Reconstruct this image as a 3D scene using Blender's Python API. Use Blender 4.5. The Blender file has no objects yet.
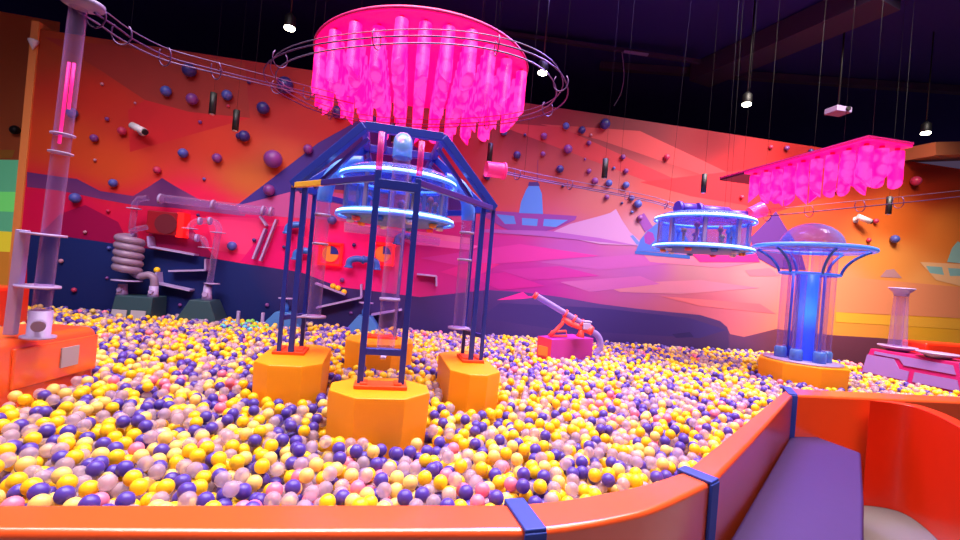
import bpy, bmesh, math, random
from mathutils import Vector, Matrix

# ------------------------------------------------------------------ camera
FPX = 450.0
PITCH, ROLL, YAW = math.radians(0.4), math.radians(4.9), math.radians(9.5)
CAM = Vector((0, 0, 1.40))
F0 = Vector((math.sin(YAW), math.cos(YAW), 0)); R0 = Vector((math.cos(YAW), -math.sin(YAW), 0)); Z0 = Vector((0, 0, 1))
FW = F0*math.cos(PITCH) + Z0*math.sin(PITCH)
U0 = Z0*math.cos(PITCH) - F0*math.sin(PITCH)
RT = R0*math.cos(ROLL) + U0*math.sin(ROLL)
UP = U0*math.cos(ROLL) - R0*math.sin(ROLL)
scene = bpy.context.scene
COL = scene.collection
cd = bpy.data.cameras.new('camera'); cam = bpy.data.objects.new('camera', cd); COL.objects.link(cam)
cd.sensor_width = 36.0; cd.lens = FPX/960*36; cd.clip_start = 0.05; cd.clip_end = 200
cam.matrix_world = Matrix(((RT.x, UP.x, -FW.x, CAM.x), (RT.y, UP.y, -FW.y, CAM.y), (RT.z, UP.z, -FW.z, CAM.z), (0, 0, 0, 1)))
scene.camera = cam

# ------------------------------------------------------------------ world, lights, exposure
world = bpy.data.worlds.new('world'); scene.world = world; world.use_nodes = True
world.node_tree.nodes['Background'].inputs[0].default_value = (0.28, 0.18, 0.34, 1)
world.node_tree.nodes['Background'].inputs[1].default_value = 0.22
vs = scene.view_settings
vs.view_transform = 'Standard'; vs.look = 'None'; vs.gamma = 1; vs.use_curve_mapping = False; vs.exposure = 0.0
scene.cycles.transparent_max_bounces = 24
scene.cycles.max_bounces = 8
scene.cycles.use_denoising = True
scene.cycles.sample_clamp_indirect = 4.0

def area(name, loc, target, power, color, sx, sy, spread=180):
    l = bpy.data.lights.new(name, 'AREA'); l.shape = 'RECTANGLE'; l.size = sx; l.size_y = sy
    l.energy = power; l.color = color; l.spread = math.radians(spread)
    o = bpy.data.objects.new(name, l); COL.objects.link(o); o.location = loc
    o.rotation_euler = (Vector(target)-Vector(loc)).to_track_quat('-Z', 'Y').to_euler()
    return o
area('ceiling_light_pit', (0.3, 3.1, 5.3), (0.3, 3.2, 0), 355, (1.0, 0.91, 0.90), 9, 2.0, 112)
area('fill_light_front', (-0.3, 0.9, 5.2), (-0.3, 1.5, 0), 75, (1.0, 0.88, 0.84), 5, 0.8, 80)  # unseen fill lamp added to brighten the front barrier and balls
area('ceiling_light_wall', (0.2, 1.4, 5.1), (0.4, 6.1, 0.9), 85, (1.0, 0.84, 0.96), 9, 0.8, 70)
area('ceiling_light_right', (5.0, 3.6, 5.2), (5.6, 6.0, 0.6), 260, (1.0, 0.86, 0.74), 3, 1.2, 100)
area('fill_light_violet', (2.3, 4.9, 5.3), (1.3, 3.2, 0.5), 130, (0.42, 0.26, 1.0), 2.2, 0.8, 100)  # unseen violet lamp added to tint barrier, balls and mural lilac
area('fill_light_lounge', (3.4, 0.6, 5.2), (3.0, 1.8, 0.3), 22, (1.0, 0.74, 0.5), 2.0, 1.2, 80)  # unseen warm lamp added to lift the barrier face by the bench

# ------------------------------------------------------------------ helpers
WY = 6.10                                   # back wall plane
def ray(px, py): return FW + RT*((px-480)/FPX) + UP*(-(py-270)/FPX)
def at(px, py, d): return CAM + ray(px, py)*d
def onz(px, py, z):
    r = ray(px, py); return CAM + r*((z-CAM.z)/r.z)
def wal(px, py, off=0.0):
    r = ray(px, py); return CAM + r*((WY-off-CAM.y)/r.y)
def proj(p):
    v = Vector(p)-CAM; d = v.dot(FW)
    return (480+FPX*v.dot(RT)/d, 270-FPX*v.dot(UP)/d, d)
def lin(c):
    c = c/255.0
    return c/12.92 if c <= 0.04045 else ((c+0.055)/1.055)**2.4
def rgb(c): return (lin(c[0]), lin(c[1]), lin(c[2]), 1)

def mat(name, c, rough=0.5, metal=0.0, emit=None, es=0.0, alpha=1.0, coat=0.0, spec=0.5):
    m = bpy.data.materials.new(name); m.use_nodes = True
    b = m.node_tree.nodes['Principled BSDF']
    b.inputs['Base Color'].default_value = rgb(c)
    b.inputs['Roughness'].default_value = rough; b.inputs['Metallic'].default_value = metal
    b.inputs['Alpha'].default_value = alpha
    b.inputs['Coat Weight'].default_value = coat
    b.inputs['Specular IOR Level'].default_value = spec
    b.inputs['Coat Roughness'].default_value = 0.18
    if emit:
        b.inputs['Emission Color'].default_value = rgb(emit); b.inputs['Emission Strength'].default_value = es
    return m
def clear(name, tint, body, amount=0.12, edge=0.6):
    # clear acrylic: tinted see-through body, faint haze, glossy edges
    m = bpy.data.materials.new(name); m.use_nodes = True; nt = m.node_tree; n = nt.nodes
    out = n['Material Output']; b = n['Principled BSDF']
    b.inputs['Base Color'].default_value = rgb(body); b.inputs['Roughness'].default_value = 0.12
    t = n.new('ShaderNodeBsdfTransparent'); t.inputs[0].default_value = rgb(tint)
    lw = n.new('ShaderNodeLayerWeight'); lw.inputs[0].default_value = 0.35
    mr = n.new('ShaderNodeMapRange'); mr.inputs['To Min'].default_value = amount; mr.inputs['To Max'].default_value = edge
    mx = n.new('ShaderNodeMixShader')
    nt.links.new(lw.outputs['Facing'], mr.inputs['Value']); nt.links.new(mr.outputs[0], mx.inputs[0])
    nt.links.new(t.outputs[0], mx.inputs[1]); nt.links.new(b.outputs[0], mx.inputs[2]); nt.links.new(mx.outputs[0], out.inputs['Surface'])
    return m
def grain(m, scale, amt, bump=0.0):
    # gentle procedural tone variation
    nt = m.node_tree; b = nt.nodes['Principled BSDF']; c = tuple(b.inputs['Base Color'].default_value)
    tc = nt.nodes.new('ShaderNodeTexCoord'); no = nt.nodes.new('ShaderNodeTexNoise'); no.inputs['Scale'].default_value = scale
    mx = nt.nodes.new('ShaderNodeMix'); mx.data_type = 'RGBA'
    mx.inputs[6].default_value = tuple(x*(1-amt) for x in c[:3])+(1,); mx.inputs[7].default_value = tuple(min(1, x*(1+amt)) for x in c[:3])+(1,)
    nt.links.new(tc.outputs['Object'], no.inputs['Vector']); nt.links.new(no.outputs[0], mx.inputs[0]); nt.links.new(mx.outputs[2], b.inputs['Base Color'])
    if bump:
        bp = nt.nodes.new('ShaderNodeBump'); bp.inputs['Strength'].default_value = bump
        nt.links.new(no.outputs[0], bp.inputs['Height']); nt.links.new(bp.outputs[0], b.inputs['Normal'])
    return m

M = {}
M['orange'] = grain(mat('orange_vinyl', (255, 91, 34), 0.32, coat=1.0), 6, 0.05, 0.03)
M['orange'].node_tree.nodes['Principled BSDF'].inputs['Coat IOR'].default_value = 1.75
M['red'] = grain(mat('red_vinyl', (226, 44, 8), 0.38, coat=0.2), 5, 0.06, 0.03)
M['purple_vinyl'] = grain(mat('purple_vinyl', (56, 36, 98), 0.5), 30, 0.06, 0.03)
M['strap'] = mat('blue_strap', (42, 66, 170), 0.5)
M['plinth'] = grain(mat('plinth_yellow', (255, 156, 12), 0.42), 4, 0.04)
M['plate'] = mat('plate_orange', (255, 80, 30), 0.45)
M['steel_blue'] = mat('blue_steel', (36, 52, 158), 0.38, 0.1)
M['steel_violet'] = mat('violet_steel', (60, 44, 150), 0.4, 0.1)
M['lit_bar_end'] = mat('lit_bar_end', (240, 180, 60), 0.4)  # left end of an eave bar; yellow light on it put into the colour
M['clear'] = clear('clear_acrylic', (244, 236, 252), (200, 160, 225), 0.07, 0.5)
M['rod_blue'] = mat('rod_periwinkle', (120, 140, 230), 0.35)
M['clear_elbow'] = clear('clear_elbow_acrylic', (190, 215, 255), (110, 165, 245), 0.5, 0.85)
M['clear_lilac'] = clear('clear_lilac_acrylic', (215, 200, 250), (180, 150, 225), 0.4, 0.85)
M['clear_blue'] = clear('clear_blue_acrylic', (205, 215, 255), (120, 145, 240), 0.14, 0.65)
M['clear_pink'] = clear('clear_pink_acrylic', (255, 170, 220), (255, 90, 190), 0.35, 0.8)
M['lilac'] = mat('lilac_plastic', (174, 152, 208), 0.4)
M['lilac_grey'] = mat('lilac_grey_plastic', (136, 116, 162), 0.45)
M['black'] = mat('black_metal', (10, 10, 14), 0.5)
M['chrome'] = mat('rail_steel', (112, 92, 134), 0.4, 0.7)
M['wire'] = mat('dark_wire', (10, 7, 14), 0.9)
M['rail_dark'] = mat('rail_dark_steel', (90, 60, 110), 0.35, 0.6)
M['led'] = mat('led_strip', (200, 230, 255), 0.4, emit=(140, 220, 255), es=4.5)
M['blue_glow'] = mat('blue_ring_plastic', (80, 135, 235), 0.3, emit=(50, 115, 240), es=0.5)
M['blue_plastic'] = mat('blue_plastic', (62, 120, 205), 0.4)
M['blue_elbow'] = mat('blue_elbow_plastic', (52, 112, 205), 0.4)
M['teal'] = mat('teal_block', (52, 92, 100), 0.5)
M['teal_blue'] = mat('teal_blue_block', (64, 120, 190), 0.5)
M['green_dark'] = mat('dark_green_block', (40, 70, 82), 0.5)
M['spiral'] = mat('spiral_tube', (150, 126, 160), 0.35, alpha=0.85)
M['red_lit'] = mat('red_lit_box', (120, 8, 30), 0.4, emit=(255, 10, 20), es=0.10)
M['red_neon'] = mat('red_neon', (255, 30, 30), 0.4, emit=(255, 16, 16), es=1.3)
M['coral'] = mat('coral_plastic', (255, 84, 84), 0.4)
M['magenta_box'] = mat('magenta_box', (176, 40, 150), 0.5)
M['magenta_side'] = mat('coral_box_side', (255, 70, 100), 0.5)
M['magenta'] = mat('magenta_frame', (176, 16, 100), 0.4)
M['panel_lilac'] = mat('lilac_panel', (138, 100, 176), 0.35)
M['white'] = mat('white_plastic', (225, 220, 230), 0.4)
M['lamp_white'] = mat('lamp_glow', (255, 255, 240), 0.4, emit=(255, 250, 225), es=22)
M['grey_sign'] = mat('grey_sign_plate', (176, 172, 190), 0.5)
M['y_disc'] = mat('orange_disc', (240, 150, 60), 0.4)
M['floor'] = grain(mat('grey_floor', (116, 114, 118), 0.45), 2, 0.08)
M['bed'] = mat('pit_bed', (120, 80, 110), 0.8)
M['ceil'] = mat('black_ceiling', (44, 38, 110), 0.95, spec=0.1)
M['beam'] = mat('dark_violet_beam', (48, 32, 68), 0.8)
M['tan'] = mat('tan_soffit', (190, 110, 70), 0.7)

class MB:
    def __init__(s): s.v = []; s.f = []; s.m = []; s.sm = []
    def add(s, vs, fs, mi=0, smooth=False):
        b = len(s.v); s.v += [Vector(p) for p in vs]
        for f in fs: s.f.append([b+i for i in f]); s.m.append(mi); s.sm.append(smooth)
        return s
    def box(s, c, size, mi=0, ax=None):
        X, Y, Z = ax if ax else (Vector((1,0,0)), Vector((0,1,0)), Vector((0,0,1)))
        c = Vector(c); h = [k/2 for k in size]
        vs = [c+X*(i*h[0])+Y*(j*h[1])+Z*(k*h[2]) for i in (-1,1) for j in (-1,1) for k in (-1,1)]
        return s.add(vs, [(0,1,3,2),(4,6,7,5),(0,4,5,1),(2,3,7,6),(0,2,6,4),(1,5,7,3)], mi)
    def bar(s, a, b, w, h=None, mi=0, up=(0,0,1)):
        a = Vector(a); b = Vector(b); d = (b-a); L = d.length; d.normalize()
        u = Vector(up)
        if abs(d.dot(u)) > 0.95: u = Vector((0,1,0))
        x = d.cross(u).normalized(); y = x.cross(d)
        return s.box((a+b)/2, (w, L, h or w), mi, (x, d, y))
    def tube(s, pts, r, n=10, mi=0, cap=True, closed=False):
        pts = [Vector(p) for p in pts]; N = len(pts); rs = r if isinstance(r, (list, tuple)) else [r]*N
        vs = []; fs = []; prev = None
        for i, p in enumerate(pts):
            if closed: t = pts[(i+1) % N]-pts[i-1]
            else: t = pts[min(i+1, N-1)]-pts[max(i-1, 0)]
            t.normalize()
            if prev is None:
                u = Vector((0,0,1)) if abs(t.z) < 0.9 else Vector((1,0,0))
                x = t.cross(u).normalized()
            else: x = (prev-t*prev.dot(t)).normalized()
            prev = x; y = t.cross(x)
            for k in range(n):
                a = 2*math.pi*k/n; vs.append(p+(x*math.cos(a)+y*math.sin(a))*rs[i])
        for i in range(N if closed else N-1):
            j = (i+1) % N
            for k in range(n): l = (k+1) % n; fs.append((i*n+k, i*n+l, j*n+l, j*n+k))
        s.add(vs, fs, mi, True)
        if cap and not closed:
            b = len(s.v)-N*n
            s.f.append([b+k for k in range(n)][::-1]); s.m.append(mi); s.sm.append(False)
            s.f.append([b+(N-1)*n+k for k in range(n)]); s.m.append(mi); s.sm.append(False)
        return s
    def lathe(s, c, prof, n=32, mi=0, smooth=True, ph=0.0, sx=1.0, sy=1.0):
        c = Vector(c); vs = []; fs = []
        for r, z in prof:
            for k in range(n):
                a = 2*math.pi*k/n+ph; vs.append(c+Vector((r*math.cos(a)*sx, r*math.sin(a)*sy, z)))
        for i in range(len(prof)-1):
            for k in range(n): l = (k+1) % n; fs.append((i*n+k, i*n+l, (i+1)*n+l, (i+1)*n+k))
        s.add(vs, fs, mi, smooth)
        b = len(s.v)-len(vs)
        for i, rv in ((0, True), (len(prof)-1, False)):
            if prof[i][0] > 1e-4:
                f = [b+i*n+k for k in range(n)]; s.f.append(f[::-1] if rv else f); s.m.append(mi); s.sm.append(False)
        return s
    def prism(s, poly, z0, z1, mi=0):
        n = len(poly)
        a = sum(poly[i][0]*poly[(i+1) % n][1]-poly[(i+1) % n][0]*poly[i][1] for i in range(n))
        if a < 0: poly = poly[::-1]
        vs = [(p[0], p[1], z0) for p in poly]+[(p[0], p[1], z1) for p in poly]
        return s.add(vs, [list(range(n))[::-1], list(range(n, 2*n))]+[(i, (i+1) % n, n+(i+1) % n, n+i) for i in range(n)], mi)
    def ball(s, c, r, n=12, mi=0, half=False, squash=1.0):
        k = n//2; prof = []
        for i in range(k+1):
            a = -math.pi/2+math.pi*i/k
            if half and a < -1e-6: continue
            prof.append((max(r*math.cos(a), 1e-5), r*math.sin(a)*squash))
        return s.lathe(c, prof, n, mi)
    def build(s, name, mats, parent=None, bevel=0.0, seg=2):
        if not isinstance(mats, (list, tuple)): mats = [mats]
        me = bpy.data.meshes.new(name)
        if parent is not None: org = Vector(parent['_o'])
        else:
            zs = min(v.z for v in s.v)
            org = Vector(((min(v.x for v in s.v)+max(v.x for v in s.v))/2, (min(v.y for v in s.v)+max(v.y for v in s.v))/2, zs))
        me.from_pydata([v-org for v in s.v], [], s.f)
        for m in mats: me.materials.append(m)
        me.polygons.foreach_set('material_index', s.m); me.polygons.foreach_set('use_smooth', s.sm)
        bm = bmesh.new(); bm.from_mesh(me); bmesh.ops.recalc_face_normals(bm, faces=bm.faces); bm.to_mesh(me); bm.free()
        me.update()
        o = bpy.data.objects.new(name, me); COL.objects.link(o)
        if parent is not None:
            o.parent = parent
            root = parent
            o.location = (0, 0, 0)
            o['_o'] = tuple(org)
        else: o.location = org; o['_o'] = tuple(org)
        if bevel:
            md = o.modifiers.new('bevel', 'BEVEL'); md.width = bevel; md.segments = seg; md.limit_method = 'ANGLE'; md.angle_limit = math.radians(40)
            for p in me.polygons: p.use_smooth = True
            md.harden_normals = True
        return o
def tag(o, label, cat, group=None, kind=None):
    if label: o['label'] = label
    if cat: o['category'] = cat
    if group: o['group'] = group
    if kind: o['kind'] = kind
    return o
def struct(o): o['kind'] = 'structure'; return o
def thing(name, loc, label, cat, group=None):
    o = bpy.data.objects.new(name, None); COL.objects.link(o); o.location = loc; o['_o'] = tuple(loc); o.empty_display_size = 0.1
    return tag(o, label, cat, group)
def circ(c, r, n, z=None, a0=0, a1=2*math.pi, rx=None):
    c = Vector(c)
    return [c+Vector((math.cos(a0+(a1-a0)*i/n)*(rx or r), math.sin(a0+(a1-a0)*i/n)*r, 0)) for i in range(n)]
def arc3(a, b, c, n=8):
    a, b, c = Vector(a), Vector(b), Vector(c)
    return [a*(1-t)**2+b*2*t*(1-t)+c*t*t for t in [i/n for i in range(n+1)]]
def smooth_path(pts, n=6):
    P = [Vector(p) for p in pts]; out = []
    for i in range(len(P)-1):
        p0 = P[max(i-1, 0)]; p1 = P[i]; p2 = P[i+1]; p3 = P[min(i+2, len(P)-1)]
        for k in range(n):
            t = k/n
            out.append(0.5*((2*p1)+(p2-p0)*t+(2*p0-5*p1+4*p2-p3)*t*t+(3*p1-p0-3*p2+p3)*t**3))
    out.append(P[-1]); return out
EXCL = []       # plan outlines the balls stay out of: (x, y, radius)
BZ = 0.55       # mean height of the ball surface
CZ = 5.5        # ceiling

# ------------------------------------------------------------------ structure
fl = MB(); fl.box((1, 3, -0.05), (22, 20, 0.1)); struct(fl.build('floor', M['floor']))
ce = MB(); ce.box((1, 5, CZ+0.05), (24, 24, 0.1)); struct(ce.build('ceiling', M['ceil']))
b = MB(); b.box((1, 13, 2.7), (24, 0.1, 5.5)); struct(b.build('wall_far', M['ceil']))
b = MB()
b.bar(onz(890, -8, 5.32), onz(700, 76, 5.32), 0.5, 0.3); struct(b.build('trim_1', M['beam']))
b = MB(); b.bar(at(430, 22, 7.45), at(700, 62, 7.45), 0.06, 0.06); struct(b.build('trim_2', M['beam']))
b = MB(); b.bar(onz(600, 66, 5.4), onz(985, 92, 5.4), 0.12, 0.12); struct(b.build('trim_3', M['beam']))

# mural on the back wall: one mesh of flat painted shapes, colours in a colour attribute
XL = wal(38, 52).x; XR = wal(960, 300).x+2.5; HT = 3.82
CTRL = [((45,45),(176,66,34)),((150,62),(140,44,44)),((100,95),(214,50,36)),((60,140),(222,76,34)),((160,130),(206,44,38)),((110,165),(226,80,36)),((240,80),(164,36,46)),((215,140),(222,62,40)),((250,180),(240,122,56)),
 ((300,120),(206,50,50)),((280,160),(234,100,62)),((330,190),(200,90,110)),((430,120),(196,36,60)),((520,125),(176,36,58)),((500,190),(240,90,90)),((560,170),(214,70,82)),((640,128),(150,36,56)),((600,200),(226,110,116)),((700,140),(170,30,48)),
 ((660,190),(244,90,90)),((650,230),(226,140,160)),((740,170),(226,40,52)),((730,225),(252,60,64)),((800,165),(190,34,40)),((850,175),(168,44,22)),((930,185),(170,44,12)),((800,215),(228,74,40)),((900,220),(222,104,36)),((950,230),(238,130,50)),((890,260),(238,150,72)),
 ((200,205),(226,20,80)),((150,225),(208,8,70)),((60,205),(206,6,74)),((250,230),(246,30,124)),((350,250),(255,24,140)),((440,250),(250,42,146)),((500,250),(232,50,160)),((570,250),(208,90,180)),((640,265),(206,96,178)),((520,285),(214,40,160)),
 ((700,270),(226,136,150)),((700,305),(236,106,130)),((760,275),(232,124,136)),((840,290),(242,150,112)),((850,320),(238,156,66)),((930,290),(248,168,96)),((930,325),(240,174,44)),((1000,300),(240,170,70)),((1050,230),(228,120,40)),((1000,185),(170,50,14))]
CTRL = [(p, tuple(v*(0.80 if 240 < p[0] < 860 else 0.9) for v in c) if p[1] < 200 else tuple(v*0.84 for v in c) if 420 < p[0] < 720 else c) for p, c in CTRL]  # mural darkened at the top and middle, countering lamp light in the paint
CTRL = [(p, (c[0]*0.86, c[1]*0.95, min(255, c[2]*(1.04 if p[1] > 200 else 1.0))) if 420 < p[0] < 760 and p[1] < 310 else c) for p, c in CTRL]  # middle made less red, countering the chandelier's glow in the colour
CW = [(wal(p[0], p[1]), c) for p, c in CTRL]
def sky(x, z):
    s = [0, 0, 0]; w = 0
    for p, c in CW:
        d = ((p.x-x)**2+((p.z-z)*1.6)**2)+0.02; k = 1/d**1.7
        w += k
        for i in range(3): s[i] += k*c[i]
    return tuple(v/w for v in s)
wv = []; wf = []; wc = []
def wquad(x0, x1, z0, z1, y): pass
nx, nz = 120, 40
ids = {}
for i in range(nx+1):
    for j in range(nz+1):
        x = XL+(XR-XL)*i/nx; z = HT*j/nz
        ids[i, j] = len(wv); wv.append((x, WY, z)); wc.append(sky(x, z))
for i in range(nx):
    for j in range(nz): wf.append((ids[i,j], ids[i+1,j], ids[i+1,j+1], ids[i,j+1]))
# body of the wall behind the paint
b0 = len(wv)
for x in (XL, XR):
    for y in (WY, WY+0.25):
        for z in (0, HT): wv.append((x, y, z)); wc.append((205, 100, 44))
wf += [tuple(b0+k for k in f) for f in ((0,1,3,2),(4,6,7,5),(2,3,7,6),(1,5,7,3))]
LAY = [0]
def paint(pts, col):
    LAY[0] += 1; off = 0.00016*LAY[0]; b = len(wv)
    for i, p in enumerate(pts):
        q = wal(p[0], p[1], off); wv.append(tuple(q)); wc.append(col[i] if isinstance(col, list) else col)
    n = len(pts)
    a = sum(wv[b+i][0]*wv[b+(i+1) % n][2]-wv[b+(i+1) % n][0]*wv[b+i][2] for i in range(n))
    wf.append(tuple(range(b, b+n)) if a > 0 else tuple(range(b, b+n))[::-1])
def gpaint(top, bot, ct, cb):
    # band between two lines given at the same stations; colours lists (top, bottom)
    LAY[0] += 1; off = 0.00016*LAY[0]
    n = len(top)
    for i in range(n-1):
        b = len(wv)
        for p, c in ((top[i], ct[i]), (bot[i], cb[i]), (bot[i+1], cb[i+1]), (top[i+1], ct[i+1])):
            wv.append(tuple(wal(p[0], p[1], off))); wc.append(c)
        wf.append((b, b+1, b+2, b+3))
# sky bands and rays
paint([(44,37),(245,63),(250,118),(190,112),(145,100),(100,70)], (150,46,42))
paint([(145,100),(190,112),(250,118),(130,152),(128,110)], (190,30,40))
paint([(540,124),(640,131),(748,182),(735,186),(600,140)], (172,58,68))
paint([(490,122),(560,127),(690,186),(670,190)], (172,46,62))
paint([(640,182),(760,168),(830,196),(770,214),(745,205),(690,196)], (208,40,54))
# far mountains, left
gpaint([(27,172),(55,176),(77,179),(100,191),(133,196),(150,186),(162,178),(175,186),(200,200),(245,207)],
       [(27,187),(55,190),(77,194),(100,199),(133,205),(150,206),(162,207),(175,208),(200,211),(245,216)],
       [(92,44,110)]*4+[(110,50,110)]*2+[(86,36,100)]*2+[(130,70,130),(150,84,140)], [(110,50,112)]*5+[(104,44,104)]*3+[(150,84,140),(160,90,150)])
paint([(60,214),(85,205),(118,222),(130,246),(40,234)], (150,0,72))
paint([(150,232),(190,226),(215,258),(140,250)], (150,14,80))
paint([(206,216),(255,218),(282,226),(270,258),(214,250)], (244,58,120))
paint([(268,226),(296,226),(296,272),(240,262)], (222,8,110))
# lavender plain and the big indigo mountain
paint([(236,204),(300,188),(360,196),(462,206),(462,222),(400,226),(330,220),(240,214)], (182,84,150))
paint([(236,206),(300,157),(318,143),(345,128),(371,113),(384,124),(420,150),(452,182),(470,212),(440,214),(410,196),(330,189),(290,192)], (62,46,136))
paint([(344,222),(470,238),(470,244),(344,232)], (216,120,170))
paint([(395,236),(440,240),(480,246),(470,250),(410,244)], (214,100,180))
# desert streaks
for q, c in (([(420,258),(520,244),(560,250),(600,256),(520,262),(460,266)], (222,70,168)), ([(540,262),(640,254),(690,262),(600,270)], (178,76,170)), ([(500,270),(560,266),(600,276),(530,280)], (196,40,150)),
             ([(600,284),(700,280),(760,288),(680,294),(620,292)], (222,150,170)), ([(640,250),(720,256),(760,262),(720,268),(650,262)], (214,90,160)), ([(660,296),(760,304),(776,314),(700,306)], (240,112,110)),
             ([(745,270),(770,268),(780,276),(750,276)], (240,70,120)), ([(470,276),(505,272),(545,286),(500,290)], (222,30,140)), ([(560,282),(640,276),(660,284),(590,292)], (204,108,190)), ([(440,272),(470,262),(500,264),(470,280)], (255,40,140))):
    w_ = wal(sum(k[0] for k in q)/len(q), sum(k[1] for k in q)/len(q)); sc_ = sky(w_.x, w_.z); paint(q, tuple(c[i]*0.3+sc_[i]*0.7 for i in range(3)))
# rim of the plain, right, with small hill and landed ship
paint([(836,276),(960,287),(1040,294),(1040,322),(836,312)], (236,146,104))
paint([(880,277),(886,270),(894,269),(902,278)], (190,140,150))
paint([(836,312),(960,320),(1040,326),(1040,334),(836,322)], (244,178,60))
paint([(920,262),(960,264),(1010,268),(1000,284),(960,286),(936,280)], (244,190,140))
paint([(926,266),(942,267),(944,275),(930,273)], (140,190,190)); paint([(948,268),(966,269),(966,276),(950,276)], (140,190,190))
paint([(947,262),(952,248),(958,241),(966,248),(968,264)], (150,196,190))
# ship above the plain
paint([(478,209),(495,211),(577,216),(575,220),(556,228),(540,233),(514,232),(500,226),(480,214)], (118,54,142))
paint([(496,214),(514,216),(516,224),(505,224)], (76,122,200)); paint([(522,218),(538,219),(537,226),(522,225)], (76,122,200)); paint([(544,219),(568,220),(556,227),(543,226)], (76,122,200))
paint([(519,213),(521,202),(526,190),(530,184),(538,184),(542,194),(543,214)], (72,118,200))
paint([(529,182),(538,182),(540,186),(528,186)], (60,40,110)); paint([(536.6,182),(537.4,160),(538.2,160),(538,182)], (120,40,80))
paint([(548,234),(570,224),(600,216),(610,213),(616,209),(622,220),(630,232),(646,246),(600,244)], (166,122,178))
paint([(478,229),(550,231),(600,238),(640,246),(600,242),(540,236),(480,232)], (146,82,168))
# dome station
paint([(636,251),(640,240),(648,230),(656,224),(668,222),(680,228),(688,240),(692,254)], (66,92,186))
paint([(637,218),(644,213),(653,227),(645,232)], (122,62,150))
paint([(644,236),(648,231),(653,233),(655,240),(650,245),(645,243)], (124,50,150))
paint([(635,251),(690,255),(690,259),(635,254)], (50,84,170)); paint([(630,236),(633,235),(640,243),(637,245)], (90,110,200))
paint([(690,252),(752,246),(760,262),(700,262)], (242,40,130))
# dark cone hill
paint([(750,238),(764,224),(776,211),(786,228),(800,248),(806,270),(776,268),(758,258)], (92,48,132))
# navy foreground
tx = [(27,231),(110,243),(200,256),(240,263),(300,272),(340,287),(420,297),(450,294),(487,290),(522,292),(560,297),(600,304),(640,309),(700,315),(720,321),(727,327),(730,334),(744,337),(776,329),(830,335),(880,338),(960,345),(1040,350)]
bx = [(p[0], 372) for p in tx]
nav_t = [(22,38,104)]*4+[(58,44,104)]*3+[(70,48,116)]*2+[(80,54,124)]*4+[(70,46,104)]*3+[(92,52,100)]*2+[(108,56,80)]*5
nav_b = [(14,22,84)]*6+[(40,34,100)]*7+[(54,38,88)]*5+[(86,44,64)]*5
gpaint(tx, bx, nav_t, nav_b)
paint([(497,300),(523,292),(528,296),(540,297),(520,299)], (226,40,150))
paint([(500,303),(600,308),(690,318),(726,330),(700,338),(560,330),(480,318)], (56,42,112))
paint([(672,334),(690,332),(694,337),(676,338)], (44,34,96))
me = bpy.data.meshes.new('wall_back'); me.from_pydata(wv, [], wf)
ca = me.color_attributes.new('paint', 'FLOAT_COLOR', 'POINT')
flat = []
for c in wc: flat += [lin(max(0, c[0])), lin(max(0, c[1])), lin(max(0, c[2])), 1.0]
ca.data.foreach_set('color', flat)
mm = bpy.data.materials.new('mural_paint'); mm.use_nodes = True; nt = mm.node_tree
an = nt.nodes.new('ShaderNodeAttribute'); an.attribute_name = 'paint'
bs = nt.nodes['Principled BSDF']; bs.inputs['Roughness'].default_value = 0.6; bs.inputs['Specular IOR Level'].default_value = 0.2
nt.links.new(an.outputs['Color'], bs.inputs['Base Color']); me.materials.append(mm)
wall = struct(bpy.data.objects.new('wall_back', me)); COL.objects.link(wall)

# area past the left end of the mural
b = MB(); yb = WY+0.9
def far_l(px, py, k=0.0):
    r = ray(px, py); return CAM+r*((yb-k-CAM.y)/r.y)
def lq(b, pts, mi, k):
    b.add([far_l(p[0], p[1], k) for p in pts], [tuple(range(len(pts)))], mi)
lq(b, [(-120,-10),(60,22),(40,400),(-120,400)], 0, 0)
lq(b, [(-120,148),(15,150),(12,158),(-120,160)], 1, 0.004)
lq(b, [(-120,158),(22,160),(14,232),(-120,224)], 2, 0.004)
lq(b, [(-120,190),(20,192),(16,212),(-120,206)], 3, 0.008)
lq(b, [(-120,224),(14,232),(10,252),(-120,246)], 4, 0.004)
lq(b, [(-120,246),(10,252),(8,290),(-120,286)], 5, 0.004)
struct(b.build('wall_left', [mat('left_wall_brown', (214,108,54), 0.7), mat('left_wall_tan', (206,140,50), 0.7), mat('left_wall_green', (110,190,150), 0.6, emit=(90,190,140), es=0.32), mat('left_wall_lime', (120,220,120), 0.6, emit=(110,220,110), es=0.45), mat('left_wall_yellow', (220,200,50), 0.6, emit=(230,200,50), es=0.5), mat('left_wall_orange', (220,130,44), 0.6, emit=(230,140,50), es=0.3)]))  # green to orange bands: emission added to brighten them where lamps barely reach
b = MB(); b.bar(at(912, 153, 7.2), at(990, 151, 7.8), 0.6, 0.2); struct(b.build('trim_4', M['tan']))
b = MB(); p = wal(27, 190)
b.box((XL-0.04, WY+0.08, 1.95), (0.08, 0.2, 3.9)); struct(b.build('trim_5', mat('orange_post', (236,140,72), 0.6)))

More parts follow.
